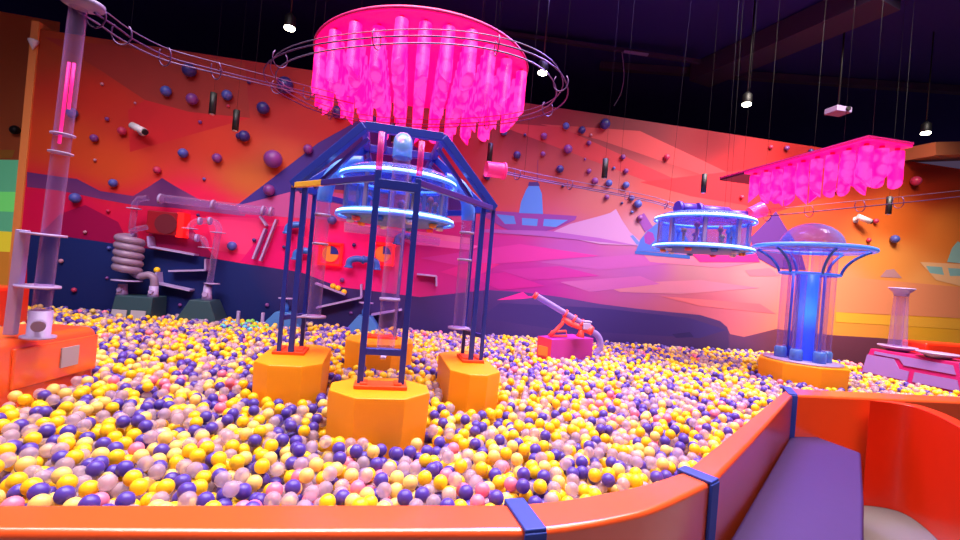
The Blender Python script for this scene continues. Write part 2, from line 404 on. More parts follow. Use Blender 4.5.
# ------------------------------------------------------------------ padded rim of the pit
RZ = 0.74
inner = [onz(x, y, RZ) for x, y in ((-160,503),(0,503),(250,503),(515,503),(560,499),(600,492.5),(645,483),(684,470.5),(735,430),(787,388))]
outer = [onz(x, y, RZ) for x, y in ((-160,531),(0,531),(250,532),(535,531),(575,526),(615,519),(660,507),(713,482),(752,441),(793,395))]
def rim(i0, i1, label):
    a_, c_ = inner[i0:i1+1], outer[i0:i1+1]
    if i0 == 3: a_, c_ = smooth_path(a_, 5), smooth_path(c_, 5)
    poly = [(p.x, p.y) for p in a_]+[(p.x, p.y) for p in c_[::-1]]
    b = MB(); b.prism(poly, 0.0, RZ); o = b.build('padded_barrier', M['orange'], bevel=0.018, seg=3)
    return tag(o, label, 'padded barrier')
rim(0, 3, 'orange padded barrier running straight along the bottom left edge of the ball pit')
rim(3, 7, 'curved orange padded barrier at the bottom right corner of the pit, between two straps')
rim(7, 9, 'orange padded barrier running away beside the purple bench, catching pink light')
c0 = inner[9]; c1 = outer[9]
e0 = onz(960, 396.5, RZ); e1 = onz(960, 401, RZ)
dx = Vector((e0.x-c0.x, e0.y-c0.y, 0)); 
b = MB(); b.prism([(c0.x, c0.y), (c0.x+dx.x*2.2, c0.y+dx.y*2.2), (c0.x+dx.x*2.2, c0.y+dx.y*2.2-0.16), (c1.x, c1.y)], 0, RZ)
tag(b.build('padded_barrier', M['orange'], bevel=0.018, seg=3), 'orange padded barrier behind the purple bench, in front of the magenta console', 'padded barrier')
def strap(i, w, label, t=0.0):
    a = inner[i].lerp(inner[i+1], t) if t else inner[i]; c = outer[i].lerp(outer[i+1], t) if t else outer[i]
    tv = (inner[min(i+1, 9)]-inner[i-1]).normalized(); cr = (c-a)
    L = cr.length; n = cr.normalized(); z = Vector((0,0,1)); m = (a+c)/2
    n2 = Vector((n.x, n.y, 0)).normalized(); t2 = Vector((-n2.y, n2.x, 0))
    b = MB()
    b.box((m.x, m.y, RZ+0.004), (w, L+0.016, 0.012), 0, (t2, n2, z))
    b.box(Vector((c.x, c.y, RZ/2))+n2*0.006, (w, 0.012, RZ), 0, (t2, n2, z))
    b.box(Vector((a.x, a.y, RZ-0.06))-n2*0.006, (w, 0.012, 0.14), 0, (t2, n2, z))
    tag(b.build('strap', M['strap'], bevel=0.004), label, 'strap')
strap(3, 0.062, 'blue fabric strap over the barrier at bottom centre, leftmost of three')
strap(7, 0.062, 'blue fabric strap over the barrier where the curve ends beside the bench')
strap(9, 0.055, 'blue fabric strap at the far corner of the barrier, farthest of three')

# purple bench and red partition
bz = 0.45
bp = [onz(x, y, bz) for x, y in ((795,428.5),(861,452.5),(864,500),(864,560),(694,592),(726,546))]
b = MB(); b.prism([(p.x, p.y) for p in bp], 0, bz)
tag(b.build('padded_bench', M['purple_vinyl'], bevel=0.015, seg=3), 'purple padded bench seat in the corner beside the orange barrier', 'bench')
pf = [onz(x, y, RZ) for x, y in ((870,400.5),(891,402.5),(913,406.5),(936,415),(960,427.5),(985,443),(1010,460))]
pf = smooth_path(pf, 4)
pb = [p+Vector((0.12, 0.02, 0)) for p in pf]
b = MB(); b.prism([(p.x, p.y) for p in pf]+[(p.x, p.y) for p in pb[::-1]], 0, RZ)
tag(b.build('partition', M['red'], bevel=0.018, seg=3), 'red curved padded partition standing on the grey floor at right edge', 'partition')

# ------------------------------------------------------------------ four legged frame
plz = 0.765
PF = onz(380.5, 386, plz); PL = onz(291, 351, plz); PR = onz(470, 359, plz); PB = onz(380, 337, plz)
u = (PR-PL).normalized(); v = (PF*-1+PB); v.z = 0; v.normalize(); Z = Vector((0,0,1))
def plinth(c, wu, wv_, label, ch=0.32):
    # octagonal box with flared foot, long side along u
    b = MB()
    def ring(k, z):
        a, d = wu/2*k, wv_/2*k; q = ch*min(a, d)*1.3
        return [c*1+u*x+v*y+Z*(z-c.z) for x, y in ((a-q,-d),(a,-d+q),(a,d-q),(a-q,d),(-a+q,d),(-a,d-q),(-a,-d+q),(-a+q,-d))]
    r0 = ring(0.94, 0.32); r1 = ring(1, plz-0.03); r2 = ring(0.985, plz-0.006)
    vs = r0+r1+r2; fs = [(i, (i+1) % 8, 8+(i+1) % 8, 8+i) for i in range(8)]+[(8+i, 8+(i+1) % 8, 16+(i+1) % 8, 16+i) for i in range(8)]+[tuple(range(16, 24)), tuple(range(8))[::-1]]
    b.add(vs, fs)
    o = tag(b.build('plinth', M['plinth'], bevel=0.006), label, 'plinth', 'orange plinths under the blue frame')
    for k in (-1, 0, 1): EXCL.append((c.x+v.x*k*(wv_-wu)*0.5*(wv_ > wu)+u.x*k*(wu-wv_)*0.5*(wu > wv_), c.y+v.y*k*(wv_-wu)*0.5*(wv_ > wu)+u.y*k*(wu-wv_)*0.5*(wu > wv_), min(wu, wv_)/2+0.03))
    return o
plinth(PF, 0.51, 0.42, 'octagonal orange plinth nearest to the barrier, under the front pair of poles', 0.5)
plinth(PL-v*0.05+u*0.045, 0.40, 0.74, 'octagonal orange plinth under the left poles of the blue frame', 0.4)
plinth(PR-v*0.07-u*0.035, 0.34, 0.80, 'octagonal orange plinth under the right poles of the blue frame', 0.5)
plinth(PB-v*0.08, 0.56, 0.56, 'octagonal orange plinth farthest back, half hidden behind the front poles', 0.5)

CT = (PF+PB+PL+PR)/4
fr = thing('blue_frame', (CT.x, CT.y, plz), 'blue steel tower frame with clear tubes standing on four orange plinths', 'frame')
zt = 1.87; zr = 2.27
def pole(p, z1=zt, w=0.03, m='steel_blue', z0=plz+0.012):
    b = MB(); b.bar((p.x, p.y, z0), (p.x, p.y, z1), w); b.build('pole', M[m], fr, bevel=0.003)
def plate(c, a, d, ang=False):
    b = MB(); b.box((c.x, c.y, plz+0.004), (a, d, 0.02), 0, (u, v, Z))
    for s in (-1, 1):
        b.box(Vector((c.x, c.y, plz+0.018))+u*(s*a*0.32), (0.04, d*0.7, 0.012), 0, (u, v, Z))
    b.build('foot_plate', M['plate'], fr, bevel=0.003)
plate(PF, 0.27, 0.12); plate(PL, 0.2, 0.22); plate(PR, 0.16, 0.24); plate(PB, 0.3, 0.14)
fl_, frp = PF-u*0.105, PF+u*0.105
pole(fl_, zt+0.02, 0.032); pole(frp, zt, 0.032)
bl_, brp = PB-u*0.125, PB+u*0.125
pole(bl_, zt+0.03, 0.03, 'steel_violet'); pole(brp, zt+0.03, 0.03, 'steel_violet')
Ls = [PL-v*0.09-u*0.06, PL-v*0.09+u*0.015, PL+v*0.10+u*0.05]
Rs = [PR-v*0.09+u*0.06, PR-v*0.09-u*0.015, PR+v*0.10-u*0.04]
for p in Ls+Rs: pole(p, zt, 0.034 if p in (Ls[1], Rs[1]) else 0.026)
def beam(a, b_, w=0.04, h=0.05, m='steel_blue', name='beam'):
    b = MB(); b.bar(a, b_, w, h); b.build(name, M[m], fr, bevel=0.004)
def z_(p, z): return Vector((p.x, p.y, z))
# eave ring
ym = z_(Ls[0], zt).lerp(z_(fl_, zt-0.02), 0.4); beam(z_(Ls[0], zt), ym, 0.03, 0.035, 'lit_bar_end'); beam(ym, z_(fl_, zt-0.02), 0.03, 0.035, 'steel_violet'); beam(z_(fl_, zt-0.05), z_(frp, zt-0.05), 0.035, 0.05)
beam(z_(frp, zt-0.02), z_(Rs[0], zt), 0.03, 0.035, 'steel_violet'); beam(z_(Ls[2], zt-0.02), z_(bl_, zt), 0.035, 0.045); beam(z_(brp, zt), z_(Rs[2], zt-0.02), 0.035, 0.045); beam(z_(bl_, zt), z_(brp, zt), 0.035, 0.045)
beam(z_(Ls[0], zt), z_(Ls[2], zt), 0.035, 0.05); beam(z_(Rs[0], zt), z_(Rs[2], zt), 0.035, 0.05)
# low cross rails
beam(z_(fl_, 0.945), z_(frp, 0.945), 0.03, 0.035); beam(z_(Ls[0], 1.0), z_(Ls[2], 1.0), 0.025, 0.03); beam(z_(Rs[0], 0.95), z_(Rs[2], 0.95), 0.025, 0.03)
# sloping roof beams and top square
ins = 0.37
tops = {}
for key, P, s in (('L', PL, 1), ('R', PR, -1)):
    for k in (-1, 1):
        a = z_(P+v*(0.1*k)-u*(0.06*s), zt); t = z_(P+v*(0.28*k)+u*(ins*s), zr); tops[key, k] = t
        beam(a, t, 0.05, 0.055)
        beam(a+Vector((u.x*0.13*s, u.y*0.13*s, 0)), t-Z*0.075+u*(0.03*s), 0.02, 0.03, 'steel_violet')
for key, P, s in (('F', PF, 1), ('B', PB, -1)):
    for k in (-1, 1):
        t = tops['L' if k < 0 else 'R', -s]
        if key == 'B': beam(z_(P+u*(0.125*k), zt), t, 0.035, 0.045, 'steel_violet')
for k in (-1, 1): beam(tops['L', k], tops['R', k], 0.045, 0.055, 'steel_blue' if k < 0 else 'steel_violet')
for key in 'LR': beam(tops[key, -1], tops[key, 1], 0.045, 0.055, 'steel_violet')
for k in (0.25, 0.62):
    beam(tops['L', -1].lerp(tops['R', -1], k), tops['L', 1].lerp(tops['R', 1], k), 0.03, 0.04, 'steel_violet')
# pink lit clear rods above the front poles
for p, z1 in ((fl_, 2.09), (frp, 2.07)):
    b = MB(); b.tube([(p.x, p.y, zt+0.02), (p.x, p.y, z1)], 0.017, 10); b.build('clear_rod', M['clear_pink'], fr)
# three clear drop tubes with elbows feeding from the drum
def drop_tube(base, z0, z1, side, rise, r=0.05):
    pts = [(base.x, base.y, z0), (base.x, base.y, z1)]
    e = arc3((base.x, base.y, z1), (base.x, base.y, z1+rise), Vector((base.x, base.y, z1+rise))+side, 8)
    b = MB(); b.tube(pts, r, 16, cap=False); o = b.build('clear_tube', M['clear'], fr)
    b = MB(); b.tube(e, r+0.006, 16, cap=False); b.build('elbow', M['clear_elbow'], fr)
    b = MB(); b.lathe((base.x, base.y, z0), [(r+0.002, 0), (r+0.035, 0), (r+0.035, 0.012), (r+0.002, 0.012)], 24); b.build('flange', M['lilac'], fr)
    for zz in ((z0+0.5, z1-0.1) if r < 0.048 else (z0+0.3,)):
        b = MB(); b.lathe((base.x, base.y, zz), [(r+0.003, 0), (r+0.009, 0), (r+0.009, 0.014), (r+0.003, 0.014)], 20); b.build('clamp_ring', M['lilac'], fr)
TL = PL+u*0.125+v*0.02; TR = PR-u*0.10+v*0.02; TF = PF+v*0.22+u*0.015
drop_tube(TL, 1.0, 1.80, u*0.24-v*0.03, 0.29, 0.045); drop_tube(TR, 0.98, 1.78, -u*0.2-v*0.03, 0.27, 0.045); drop_tube(TF, 0.90, 2.02, v*0.12, 0.12, 0.05)
beam(z_(TL, 1.006), z_(Ls[1], 1.006), 0.03, 0.012, 'lilac', 'bracket'); beam(z_(TR, 0.986), z_(Rs[1], 0.986), 0.03, 0.012, 'lilac', 'bracket'); beam(z_(TF, 0.906), z_(PF+v*0.02, 0.906), 0.03, 0.012, 'lilac', 'bracket')

# ------------------------------------------------------------------ ringed glass drums
def drum(name, c, r, zl, zu, label, nin, seed, wires):
    rnd = random.Random(seed)
    t = thing(name, (c.x, c.y, zl), label, 'light drum')
    b = MB(); b.lathe((c.x, c.y, zl), [(0.05, -0.05), (r*0.7, -0.045), (r*0.97, -0.012), (r*0.97, 0.02), (0.05, 0.02)], 48); b.build('base_disc', M['blue_plastic'], t)
    b = MB(); b.lathe((c.x, c.y, zu), [(0.05, -0.02), (r*0.96, -0.02), (r*0.96, 0.01), (r*0.86, 0.05), (0.05, 0.06)], 48); b.build('top_disc', M['clear_blue'], t)
    for zz, nm in ((zl, 'lower'), (zu, 'upper')):
        b = MB(); b.tube(circ((c.x, c.y, zz), r, 64), r*0.012+0.003, 8, closed=True); b.build('light_ring', M['led'], t)
        b = MB(); b.tube(circ((c.x, c.y, zz-0.018), r*1.012, 64), r*0.021+0.003, 8, closed=True); b.build('rim_ring', M['blue_glow'], t)
    b = MB(); b.lathe((c.x, c.y, 0), [(r*0.9, zl+0.02), (r*0.9, zu-0.02)], 48); b.f = b.f[:48]; b.m = b.m[:48]; b.sm = b.sm[:48]; b.build('glass_wall', M['clear_blue'], t)
    for k in range(8):
        a = 2*math.pi*k/8+0.2; q = Vector((c.x+math.cos(a)*r*0.88, c.y+math.sin(a)*r*0.88, 0))
        b = MB(); b.bar((q.x, q.y, zl+0.02), (q.x, q.y, zu-0.02), r*0.07); b.build('post', M['lilac_grey'], t)
    cols = ['magenta', 'blue_plastic', 'coral', 'lilac', 'y_disc']
    for k in range(nin):
        a = rnd.random()*6.28; d = r*(0.3+0.45*rnd.random()); q = Vector((c.x+math.cos(a)*d, c.y+math.sin(a)*d, zl+0.02)); h = (zu-zl)*(0.3+0.55*rnd.random())
        b = MB(); rr = r*0.05; b.lathe(q, [(rr*1.6, 0), (rr*1.6, 0.02), (rr*0.6, 0.03), (rr*0.6, h*0.75), (rr*1.3, h*0.8), (rr*0.9, h), (0.001, h+0.01)], 12); b.build('spinner', M[cols[k % 5]], t)
    for k in range(10):
        a = 2*math.pi*k/10; q = Vector((c.x+math.cos(a)*r*0.78, c.y+math.sin(a)*r*0.78, zl-0.055))
        b = MB(); b.lathe(q, [(0.001, -0.012), (r*0.06, -0.008), (r*0.075, 0.02)], 12); b.build('lamp_cap', M[['white', 'coral', 'teal_blue', 'white', 'y_disc'][k % 5]], t)
    for w in wires:
        b = MB(); b.tube([w[0], w[1]], 0.0013, 5); b.build('hanging_wire', M['wire'], t)
    return t
DC = (PL+PR)/2; 
drum('light_drum', DC, 0.40, 1.74, 2.00, 'blue lit glass drum hanging inside the four legged blue frame', 9, 3,
     [((DC.x+u.x*s, DC.y+u.y*s, 2.06), (DC.x+u.x*s, DC.y+u.y*s, 2.26)) for s in (-0.22, 0.22)])
D2 = at(703, 230, 5.15)
t2 = drum('light_drum', D2, 0.52, 1.90, 2.22, 'blue lit glass drum hanging near the mural, beside the pink rectangular lamp', 12, 5,
     [((D2.x+dx_, D2.y+dy_, 2.3), (D2.x+dx_*0.8, D2.y+dy_*0.8, CZ)) for dx_, dy_ in ((-0.45, 0), (0.1, -0.2), (0.4, 0.1))])
for k, (dx_, rr, L) in enumerate(((-0.30, 0.075, 0.16), (0.02, 0.08, 0.32), (0.32, 0.06, 0.2))):
    b = MB(); b.tube([(D2.x+dx_-L/2, D2.y-0.1, 2.31), (D2.x+dx_+L/2, D2.y-0.15, 2.31)], rr*0.75, 14); b.tube([(D2.x+dx_-L/2-0.03, D2.y-0.1, 2.31), (D2.x+dx_-L/2+0.01, D2.y-0.1, 2.31)], rr, 14); b.build('inlet_pipe', M['steel_violet'], t2)

# ------------------------------------------------------------------ pink tube chandeliers
def pink_mat():
    m = bpy.data.materials.new('pink_lit_tube'); m.use_nodes = True; nt = m.node_tree; b = nt.nodes['Principled BSDF']
    b.inputs['Base Color'].default_value = rgb((190, 10, 90)); b.inputs['Roughness'].default_value = 0.4
    tc = nt.nodes.new('ShaderNodeTexCoord'); vo = nt.nodes.new('ShaderNodeTexVoronoi'); vo.inputs['Scale'].default_value = 11
    cr = nt.nodes.new('ShaderNodeValToRGB'); cr.color_ramp.elements[0].position = 0.42; cr.color_ramp.elements[0].color = (1.0, 0.022, 0.235, 1); cr.color_ramp.elements[1].position = 0.62; cr.color_ramp.elements[1].color = (1.0, 0.002, 0.175, 1)
    nt.links.new(tc.outputs['Object'], vo.inputs['Vector']); nt.links.new(vo.outputs['Distance'], cr.inputs[0]); nt.links.new(cr.outputs[0], b.inputs['Emission Color'])
    b.inputs['Emission Strength'].default_value = 2.4
    return m
M['pink'] = pink_mat()
M['pink_board'] = mat('pink_board', (255, 20, 110), 0.45, emit=(255, 0, 128), es=0.9)
M['board_edge'] = mat('board_edge', (200, 16, 110), 0.5)
def ctube(par, x, y, zt_, L, r, rnd):
    # hanging lantern tube with an oblique lower cut
    n = 12; ph = rnd.random()*6.28; vs = []; fs = []; rows = 4
    for i in range(rows+1):
        for k in range(n):
            a = 2*math.pi*k/n; cut = 0.055*math.cos(a-ph)
            z = zt_-0.03-(L+cut)*(i/rows); rr = r*(1+(0.05 if i % 2 else 0))
            vs.append((x+rr*math.cos(a), y+rr*math.sin(a), z))
    for i in range(rows):
        for k in range(n): l = (k+1) % n; fs.append((i*n+k, i*n+l, (i+1)*n+l, (i+1)*n+k))
    b = MB(); b.add(vs, fs, 0, True)
    b.add([vs[rows*n+k] for k in range(n)], [tuple(range(n))], 0); b.add([vs[k] for k in range(n)], [tuple(range(n))[::-1]], 0)
    o = b.build('lantern_tube', M['pink'], par)
    b = MB(); b.tube([(x, y, zt_-0.035), (x, y, zt_)], 0.02, 8); b.build('stem', M['board_edge'], o)
HC = 1.4+2.2*0.93
cc = Vector((0.0, 5.037*0.93+0.05, HC)); cr_ = 1.205*0.93; cry = 1.109*0.93; TH = -0.92
def ell(x, y): return (cc.x+x*math.cos(TH)-y*math.sin(TH), cc.y+x*math.sin(TH)+y*math.cos(TH))
ch = thing('chandelier', (cc.x, cc.y, HC-0.5), 'round pink chandelier of many hanging lit tubes above the blue frame', 'chandelier')
b = MB(); b.lathe((0, 0, HC), [(0.001, 0), (cr_, 0), (cr_, 0.05), (0.001, 0.05)], 72, sy=cry/cr_); b.v = [Vector(ell(q.x, q.y)+(q.z,)) for q in b.v]; ob = b.build('round_board', [M['pink_board']], ch)
b = MB(); b.tube([Vector(ell((cr_+0.006)*math.cos(6.28319*k/72), (cry+0.006)*math.sin(6.28319*k/72))+(HC+0.03,)) for k in range(72)], 0.012, 8, closed=True); b.build('board_trim', M['board_edge'], ch)
rnd = random.Random(11); st = 0.1945; cnt = 0
for i in range(-6, 7):
    for j in range(-6, 7):
        x, y = i*st, j*st
        ux, uy = x*math.cos(TH)+y*math.sin(TH), -x*math.sin(TH)+y*math.cos(TH)
        if math.hypot(ux/(cr_-0.03), uy/(cry-0.03)) < 1 and cnt < 99:
            cnt += 1; ctube(ch, cc.x+x, cc.y+y, HC, 0.385+0.05*rnd.random(), 0.054, rnd)
for a in (0.6, 2.2, 3.9, 5.4):
    b = MB(); b.tube([(cc.x+math.cos(a)*0.8, cc.y+math.sin(a)*0.8, HC+0.06), (cc.x+math.cos(a)*0.8, cc.y+math.sin(a)*0.8, CZ)], 0.0013, 5); b.build('hanging_wire', M['wire'], ch)
H2 = 2.85
qa, qb, qc = onz(716, 180, H2), onz(870, 139.5, H2), onz(911, 147.5, H2)
x0, x1, y0, y1 = qb.x, qc.x, (qb.y+qc.y)/2, min(qa.y, WY-0.12)
print('BOARD', qa, qb, qc)
ch2 = thing('chandelier', ((x0+x1)/2, (y0+y1)/2, H2-0.45), 'rectangular pink chandelier of hanging lit tubes near the right wall', 'chandelier')
b = MB(); b.box(((x0+x1)/2, (y0+y1)/2, H2+0.01), (x1-x0, y1-y0-0.42, 0.02)); b.v = [q-Vector((0, 0.21, 0)) for q in b.v]; b.build('long_board', M['pink_board'], ch2)
b = MB(); b.box(((x0+x1)/2, y1-0.21, H2+0.01), (x1-x0, 0.42, 0.02)); b.build('end_board', mat('dark_maroon_board', (70, 10, 44), 0.5), ch2)
b = MB(); b.box(((x0+x1)/2, (y0+y1)/2, H2+0.032), (x1-x0+0.01, y1-y0+0.01, 0.02)); b.build('board_trim', M['board_edge'], ch2)
nr = 9
for j in range(nr):
    for i in range(3):
        ctube(ch2, x0+0.08+i*(x1-x0-0.14)/2, y0+0.08+j*(y1-y0-0.58)/(nr-1), H2, 0.26+0.05*rnd.random(), 0.052, rnd)
for yy in (y0+0.3, y1-0.3):
    for xx in (x0+0.08, x1-0.08):
        b = MB(); b.tube([(xx, yy, H2+0.09), (xx, yy, CZ)], 0.0013, 5); b.build('hanging_wire', M['wire'], ch2)

# ------------------------------------------------------------------ rail tracks
def track(name, pts, label, hoops, wires=(), closed=False, gap=0.045, r=0.0055, mats=('chrome', 'rail_dark')):
    P = [Vector(p) for p in pts]
    t = thing(name, P[0], label, 'rail track')
    n = len(P)
    def fr_(i):
        a = P[(i+1) % n] if (closed or i < n-1) else P[i]; c = P[i-1] if (closed or i > 0) else P[i]
        d = (a-c).normalized(); s = d.cross(Vector((0,0,1))).normalized(); return d, s, s.cross(d)
    for k, (sx, sz) in enumerate(((-1, 0), (1, 0), (0, 1.9))):
        b = MB(); b.tube([P[i]+fr_(i)[1]*(sx*gap)+fr_(i)[2]*(sz*gap*0.8) for i in range(n)], r*(0.7 if k == 2 else 1), 6, closed=closed); b.build('rail', M[mats[0] if k != 1 else mats[1]], t)
    for h in hoops:
        i = int(h*(n-1)); d, s, w = fr_(i)
        b = MB(); b.tube([P[i]+s*(math.cos(a)*gap*1.25)+w*(math.sin(a)*gap*1.5+gap*0.3) for a in [math.pi*(0.75+1.5*k/12) for k in range(13)]], r*0.8, 6); b.build('hoop', M['rail_dark'], t)
    for h in wires:
        i = int(h*(n-1)); b = MB(); b.tube([P[i], (P[i].x, P[i].y, CZ)], 0.0013, 4); b.build('hanging_wire', M['wire'], t)
    return t
ZR = 1.4+1.6*0.93
rc = Vector((-0.053, 3.896, ZR)); rx, ry, RTH = 1.257, 0.83, -0.50
def superell(n):
    out = []
    for i in range(n):
        a = 2*math.pi*i/n; ca, sa = math.cos(a), math.sin(a); e = 0.86
        qx, qy = rx*math.copysign(abs(ca)**e, ca), ry*math.copysign(abs(sa)**e, sa)
        out.append(rc+Vector((qx*math.cos(RTH)-qy*math.sin(RTH), qx*math.sin(RTH)+qy*math.cos(RTH), 0)))
    return out
track('ring_track', superell(72), 'oval steel ball track looping around the round pink chandelier', [k/9 for k in range(9)], (0.03, 0.22, 0.47, 0.72, 0.9), True)
track('straight_track', smooth_path([at(86, 12, 2.45), at(108, 26, 2.6), at(130, 41, 2.8), at(165, 58, 3.05), at(205, 69, 3.3), at(280, 87, 3.9), at(350, 104, 4.6)]), 'long steel ball track dropping from the tall clear tower to the blue frame', [0.1, 0.3, 0.5, 0.7, 0.9], (0.35, 0.8))
track('straight_track', smooth_path([at(502, 172, 4.2), at(540, 180, 4.5), at(600, 191, 4.9), at(650, 201, 5.1), at(676, 209, 5.1)]), 'steel ball track running along the mural to the right hand glass drum', [0.15, 0.4, 0.65, 0.9], (0.2, 0.62), gap=0.035)
track('straight_track', smooth_path([at(756, 217, 5.2), at(800, 213, 5.3), at(860, 207, 5.4), at(920, 201, 5.6), at(1000, 192, 6.0)]), 'steel ball track at the far right, behind the rectangular chandelier', [0.1, 0.3, 0.5, 0.7], (0.3, 0.7), gap=0.05)
b = MB(); a0 = at(486, 169, 4.1); a1 = at(503, 171, 4.15)
b.tube([a0, a1], 0.07, 16, cap=False); b.tube([a1, a1+(a1-a0)*0.1], 0.08, 16)
tag(b.build('pipe_joint', M['clear_pink']), 'pink lit clear pipe joint at the left end of the mural track', 'pipe')
b = MB(); a0 = at(763, 209, 5.0); a1 = at(750, 214, 5.0); b.tube([a0, a1], [0.085, 0.07], 16, cap=False)
tag(b.build('pipe_joint', M['clear_pink']), 'pink lit clear pipe mouth beside the right hand glass drum', 'pipe')

# ------------------------------------------------------------------ lamps and ceiling things
def pendant(px, py, d, label):
    p = at(px, py, d); t = thing('pendant_lamp', (p.x, p.y, p.z-0.13), label, 'pendant lamp', 'black cylinder lamps in front of the mural')
    b = MB(); b.lathe((p.x, p.y, p.z-0.12), [(0.02, 0), (0.034, 0), (0.034, 0.23), (0.008, 0.24)], 16); b.build('shade', M['black'], t)
    b = MB(); b.lathe((p.x, p.y, p.z-0.128), [(0.001, 0), (0.024, 0), (0.024, 0.008)], 16); b.build('diffuser', M['white'], t)
    b = MB(); b.tube([(p.x, p.y, p.z+0.12), (p.x, p.y, CZ)], 0.0013, 5); b.build('cord', M['wire'], t)
for px, py, d, lb in ((213,103,4.9,'black cylinder pendant lamp left of the round chandelier, leftmost of all'), (236,120,5.1,'black cylinder pendant lamp left of the round chandelier, the lower of two there'),
        (394,133,5.8,'black cylinder pendant lamp above the glass drum of the blue frame'), (490,152,5.8,'black cylinder pendant lamp just right of the round chandelier'), (605,168,5.4,'black cylinder pendant lamp over the middle of the mural'),
        (704,183,5.6,'black cylinder pendant lamp above the right hand glass drum'), (889,205,6.0,'black cylinder pendant lamp under the right end of the rectangular chandelier')): pendant(px, py, d, lb)
def spot(px, py, d, label, power):
    p = at(px, py, d); t = thing('ceiling_spotlight', (p.x, p.y, p.z-0.06), label, 'spotlight', 'spotlights hung over the mural')
    b = MB(); b.lathe((p.x, p.y, p.z-0.03), [(0.055, -0.02), (0.062, 0.0), (0.06, 0.10), (0.02, 0.14), (0.012, 0.14)], 18); b.f = b.f[:-2]+b.f[-1:]; b.m = b.m[:-2]+b.m[-1:]; b.sm = b.sm[:-2]+b.sm[-1:]; b.build('housing', M['black'], t)
    b = MB(); b.ball((p.x, p.y, p.z-0.06), 0.06, 12, squash=0.5); b.build('bulb', M['lamp_white'], t)
    b = MB(); b.tube([(p.x, p.y, p.z+0.11), (p.x, p.y, CZ)], 0.01, 6); b.build('stem', M['black'], t)
    l = bpy.data.lights.new('spot_glow', 'SPOT'); l.energy = power; l.spot_size = 1.7; l.spot_blend = 0.8; l.shadow_soft_size = 0.05; l.color = (1, 0.94, 0.84)
    o = bpy.data.objects.new('spot_glow', l); COL.objects.link(o); o.parent = t; o.location = (0, -0.02, -0.01); o.rotation_euler = (math.radians(-8), 0, 0)
for px, py, d, lb, pw in ((290,23,5.2,'bright ceiling spotlight at top left of the round chandelier',10), (543,68,5.6,'bright ceiling spotlight right of the round chandelier',10), (747,100,6.2,'bright ceiling spotlight above the rectangular chandelier',10), (926,129,6.6,'ceiling spotlight at the far right over the chandelier end',10)): spot(px, py, d, lb, pw)
p = at(838, 111, 6.3); t = thing('projector', (p.x, p.y, p.z-0.06), 'small white projector hanging from the dark ceiling at right', 'projector')
b = MB(); b.box(p, (0.24, 0.2, 0.08)); b.build('body', M['lilac_grey'], t, bevel=0.01)
b = MB(); b.tube([p+Vector((0.04, -0.1, 0)), p+Vector((0.04, -0.13, 0))], 0.03, 14); b.build('lens', M['black'], t)
b = MB(); b.tube([p+Vector((0, 0, 0.04)), (p.x, p.y, CZ)], 0.012, 6); b.build('mount', M['black'], t)
b = MB(); b.tube(smooth_path([at(622, 52, 7.4), at(624, 75, 7.4), at(621, 93, 7.4), at(614, 106, 7.4)]), 0.006, 6)
tag(b.build('loose_cable', M['lilac']), 'pale loose cable dangling from the dark ceiling', 'cable')
b = MB(); b.bar(at(624, 51.5, 7.4), at(648, 55, 7.4), 0.05, 0.03); tag(b.build('cable_tray', M['lilac_grey']), 'short pale cable tray piece above the dangling cable', 'cable tray')
def seccam(px, py, d, label, s=1):
    p = wal(px, py, 0.0); t = thing('security_camera', (p.x, p.y, p.z), label, 'security camera')
    b = MB(); b.lathe((0, 0, 0), [(0.05, 0), (0.05, 0.02), (0.001, 0.02)], 14); b.v = [Vector((p.x+q.x, p.y-q.z, p.z+q.y)) for q in b.v]; b.build('wall_mount', M['white'], t)
    b = MB(); b.tube([(p.x, p.y-0.02, p.z), (p.x, p.y-0.08, p.z+0.02)], 0.016, 8); b.build('arm', M['white'], t)
    e = Vector((p.x, p.y-0.10, p.z+0.02)); f = e+Vector((0.10*s, -0.06, -0.05))
    b = MB(); b.tube([e-Vector((0.07*s, 0, -0.02)), f], 0.042, 14); b.build('housing', M['white'], t)
    b = MB(); b.tube([f, f+Vector((0.02*s, -0.012, -0.01))], 0.034, 14); b.build('lens', M['black'], t)
seccam(143, 132, 0, 'white bullet security camera on the left part of the mural')
seccam(855, 220, 0, 'white bullet security camera on the right part of the mural, above the saucer dome')
p = far_l(15, 130, 0.05); b = MB(); b.ball(p, 0.06, 12); tag(b.build('dome_camera', M['black']), 'small black dome camera on the brown wall at far left', 'camera')
p = wal(33, 45, 0.05); b = MB(); b.lathe((p.x, p.y, p.z-0.06), [(0.001, 0), (0.05, 0.1), (0.05, 0.12), (0.001, 0.12)], 8); tag(b.build('wall_speaker', M['white']), 'small pale wedge speaker at the top left corner of the mural', 'speaker')

# ------------------------------------------------------------------ clear tower on orange block (left)
tb = at(38, 338, 2.42); tz = tb.z
t = thing('tower_block', (tb.x, tb.y, 0.3), 'rounded orange block in the balls under the tall clear tube, at left', 'block')
q = [onz(x, y, tz) for x, y in ((-60, 352), (40, 352), (84, 338), (92, 334), (60, 330), (-40, 330))]
bx0 = Vector((-2.55, 1.8, 0)); 
fx = onz(95, 339, tz-0.02)
A = onz(-30, 408, BZ); B = onz(97, 372, BZ)
dirv = Vector((B.x-A.x, B.y-A.y, 0)); L = dirv.length; dirv.normalize(); nrm = Vector((-dirv.y, dirv.x, 0))
cen = Vector((A.x, A.y, 0))+dirv*(L*0.5-0.35)+nrm*0.21
b = MB(); b.box((cen.x, cen.y, (tz+0.3)/2), (L+0.7, 0.42, tz-0.3), 0, (dirv, nrm, Z)); b.build('block_body', M['orange'], t, bevel=0.06, seg=4)
fc = Vector((A.x, A.y, 0))+dirv*(L*0.60)-nrm*0.004
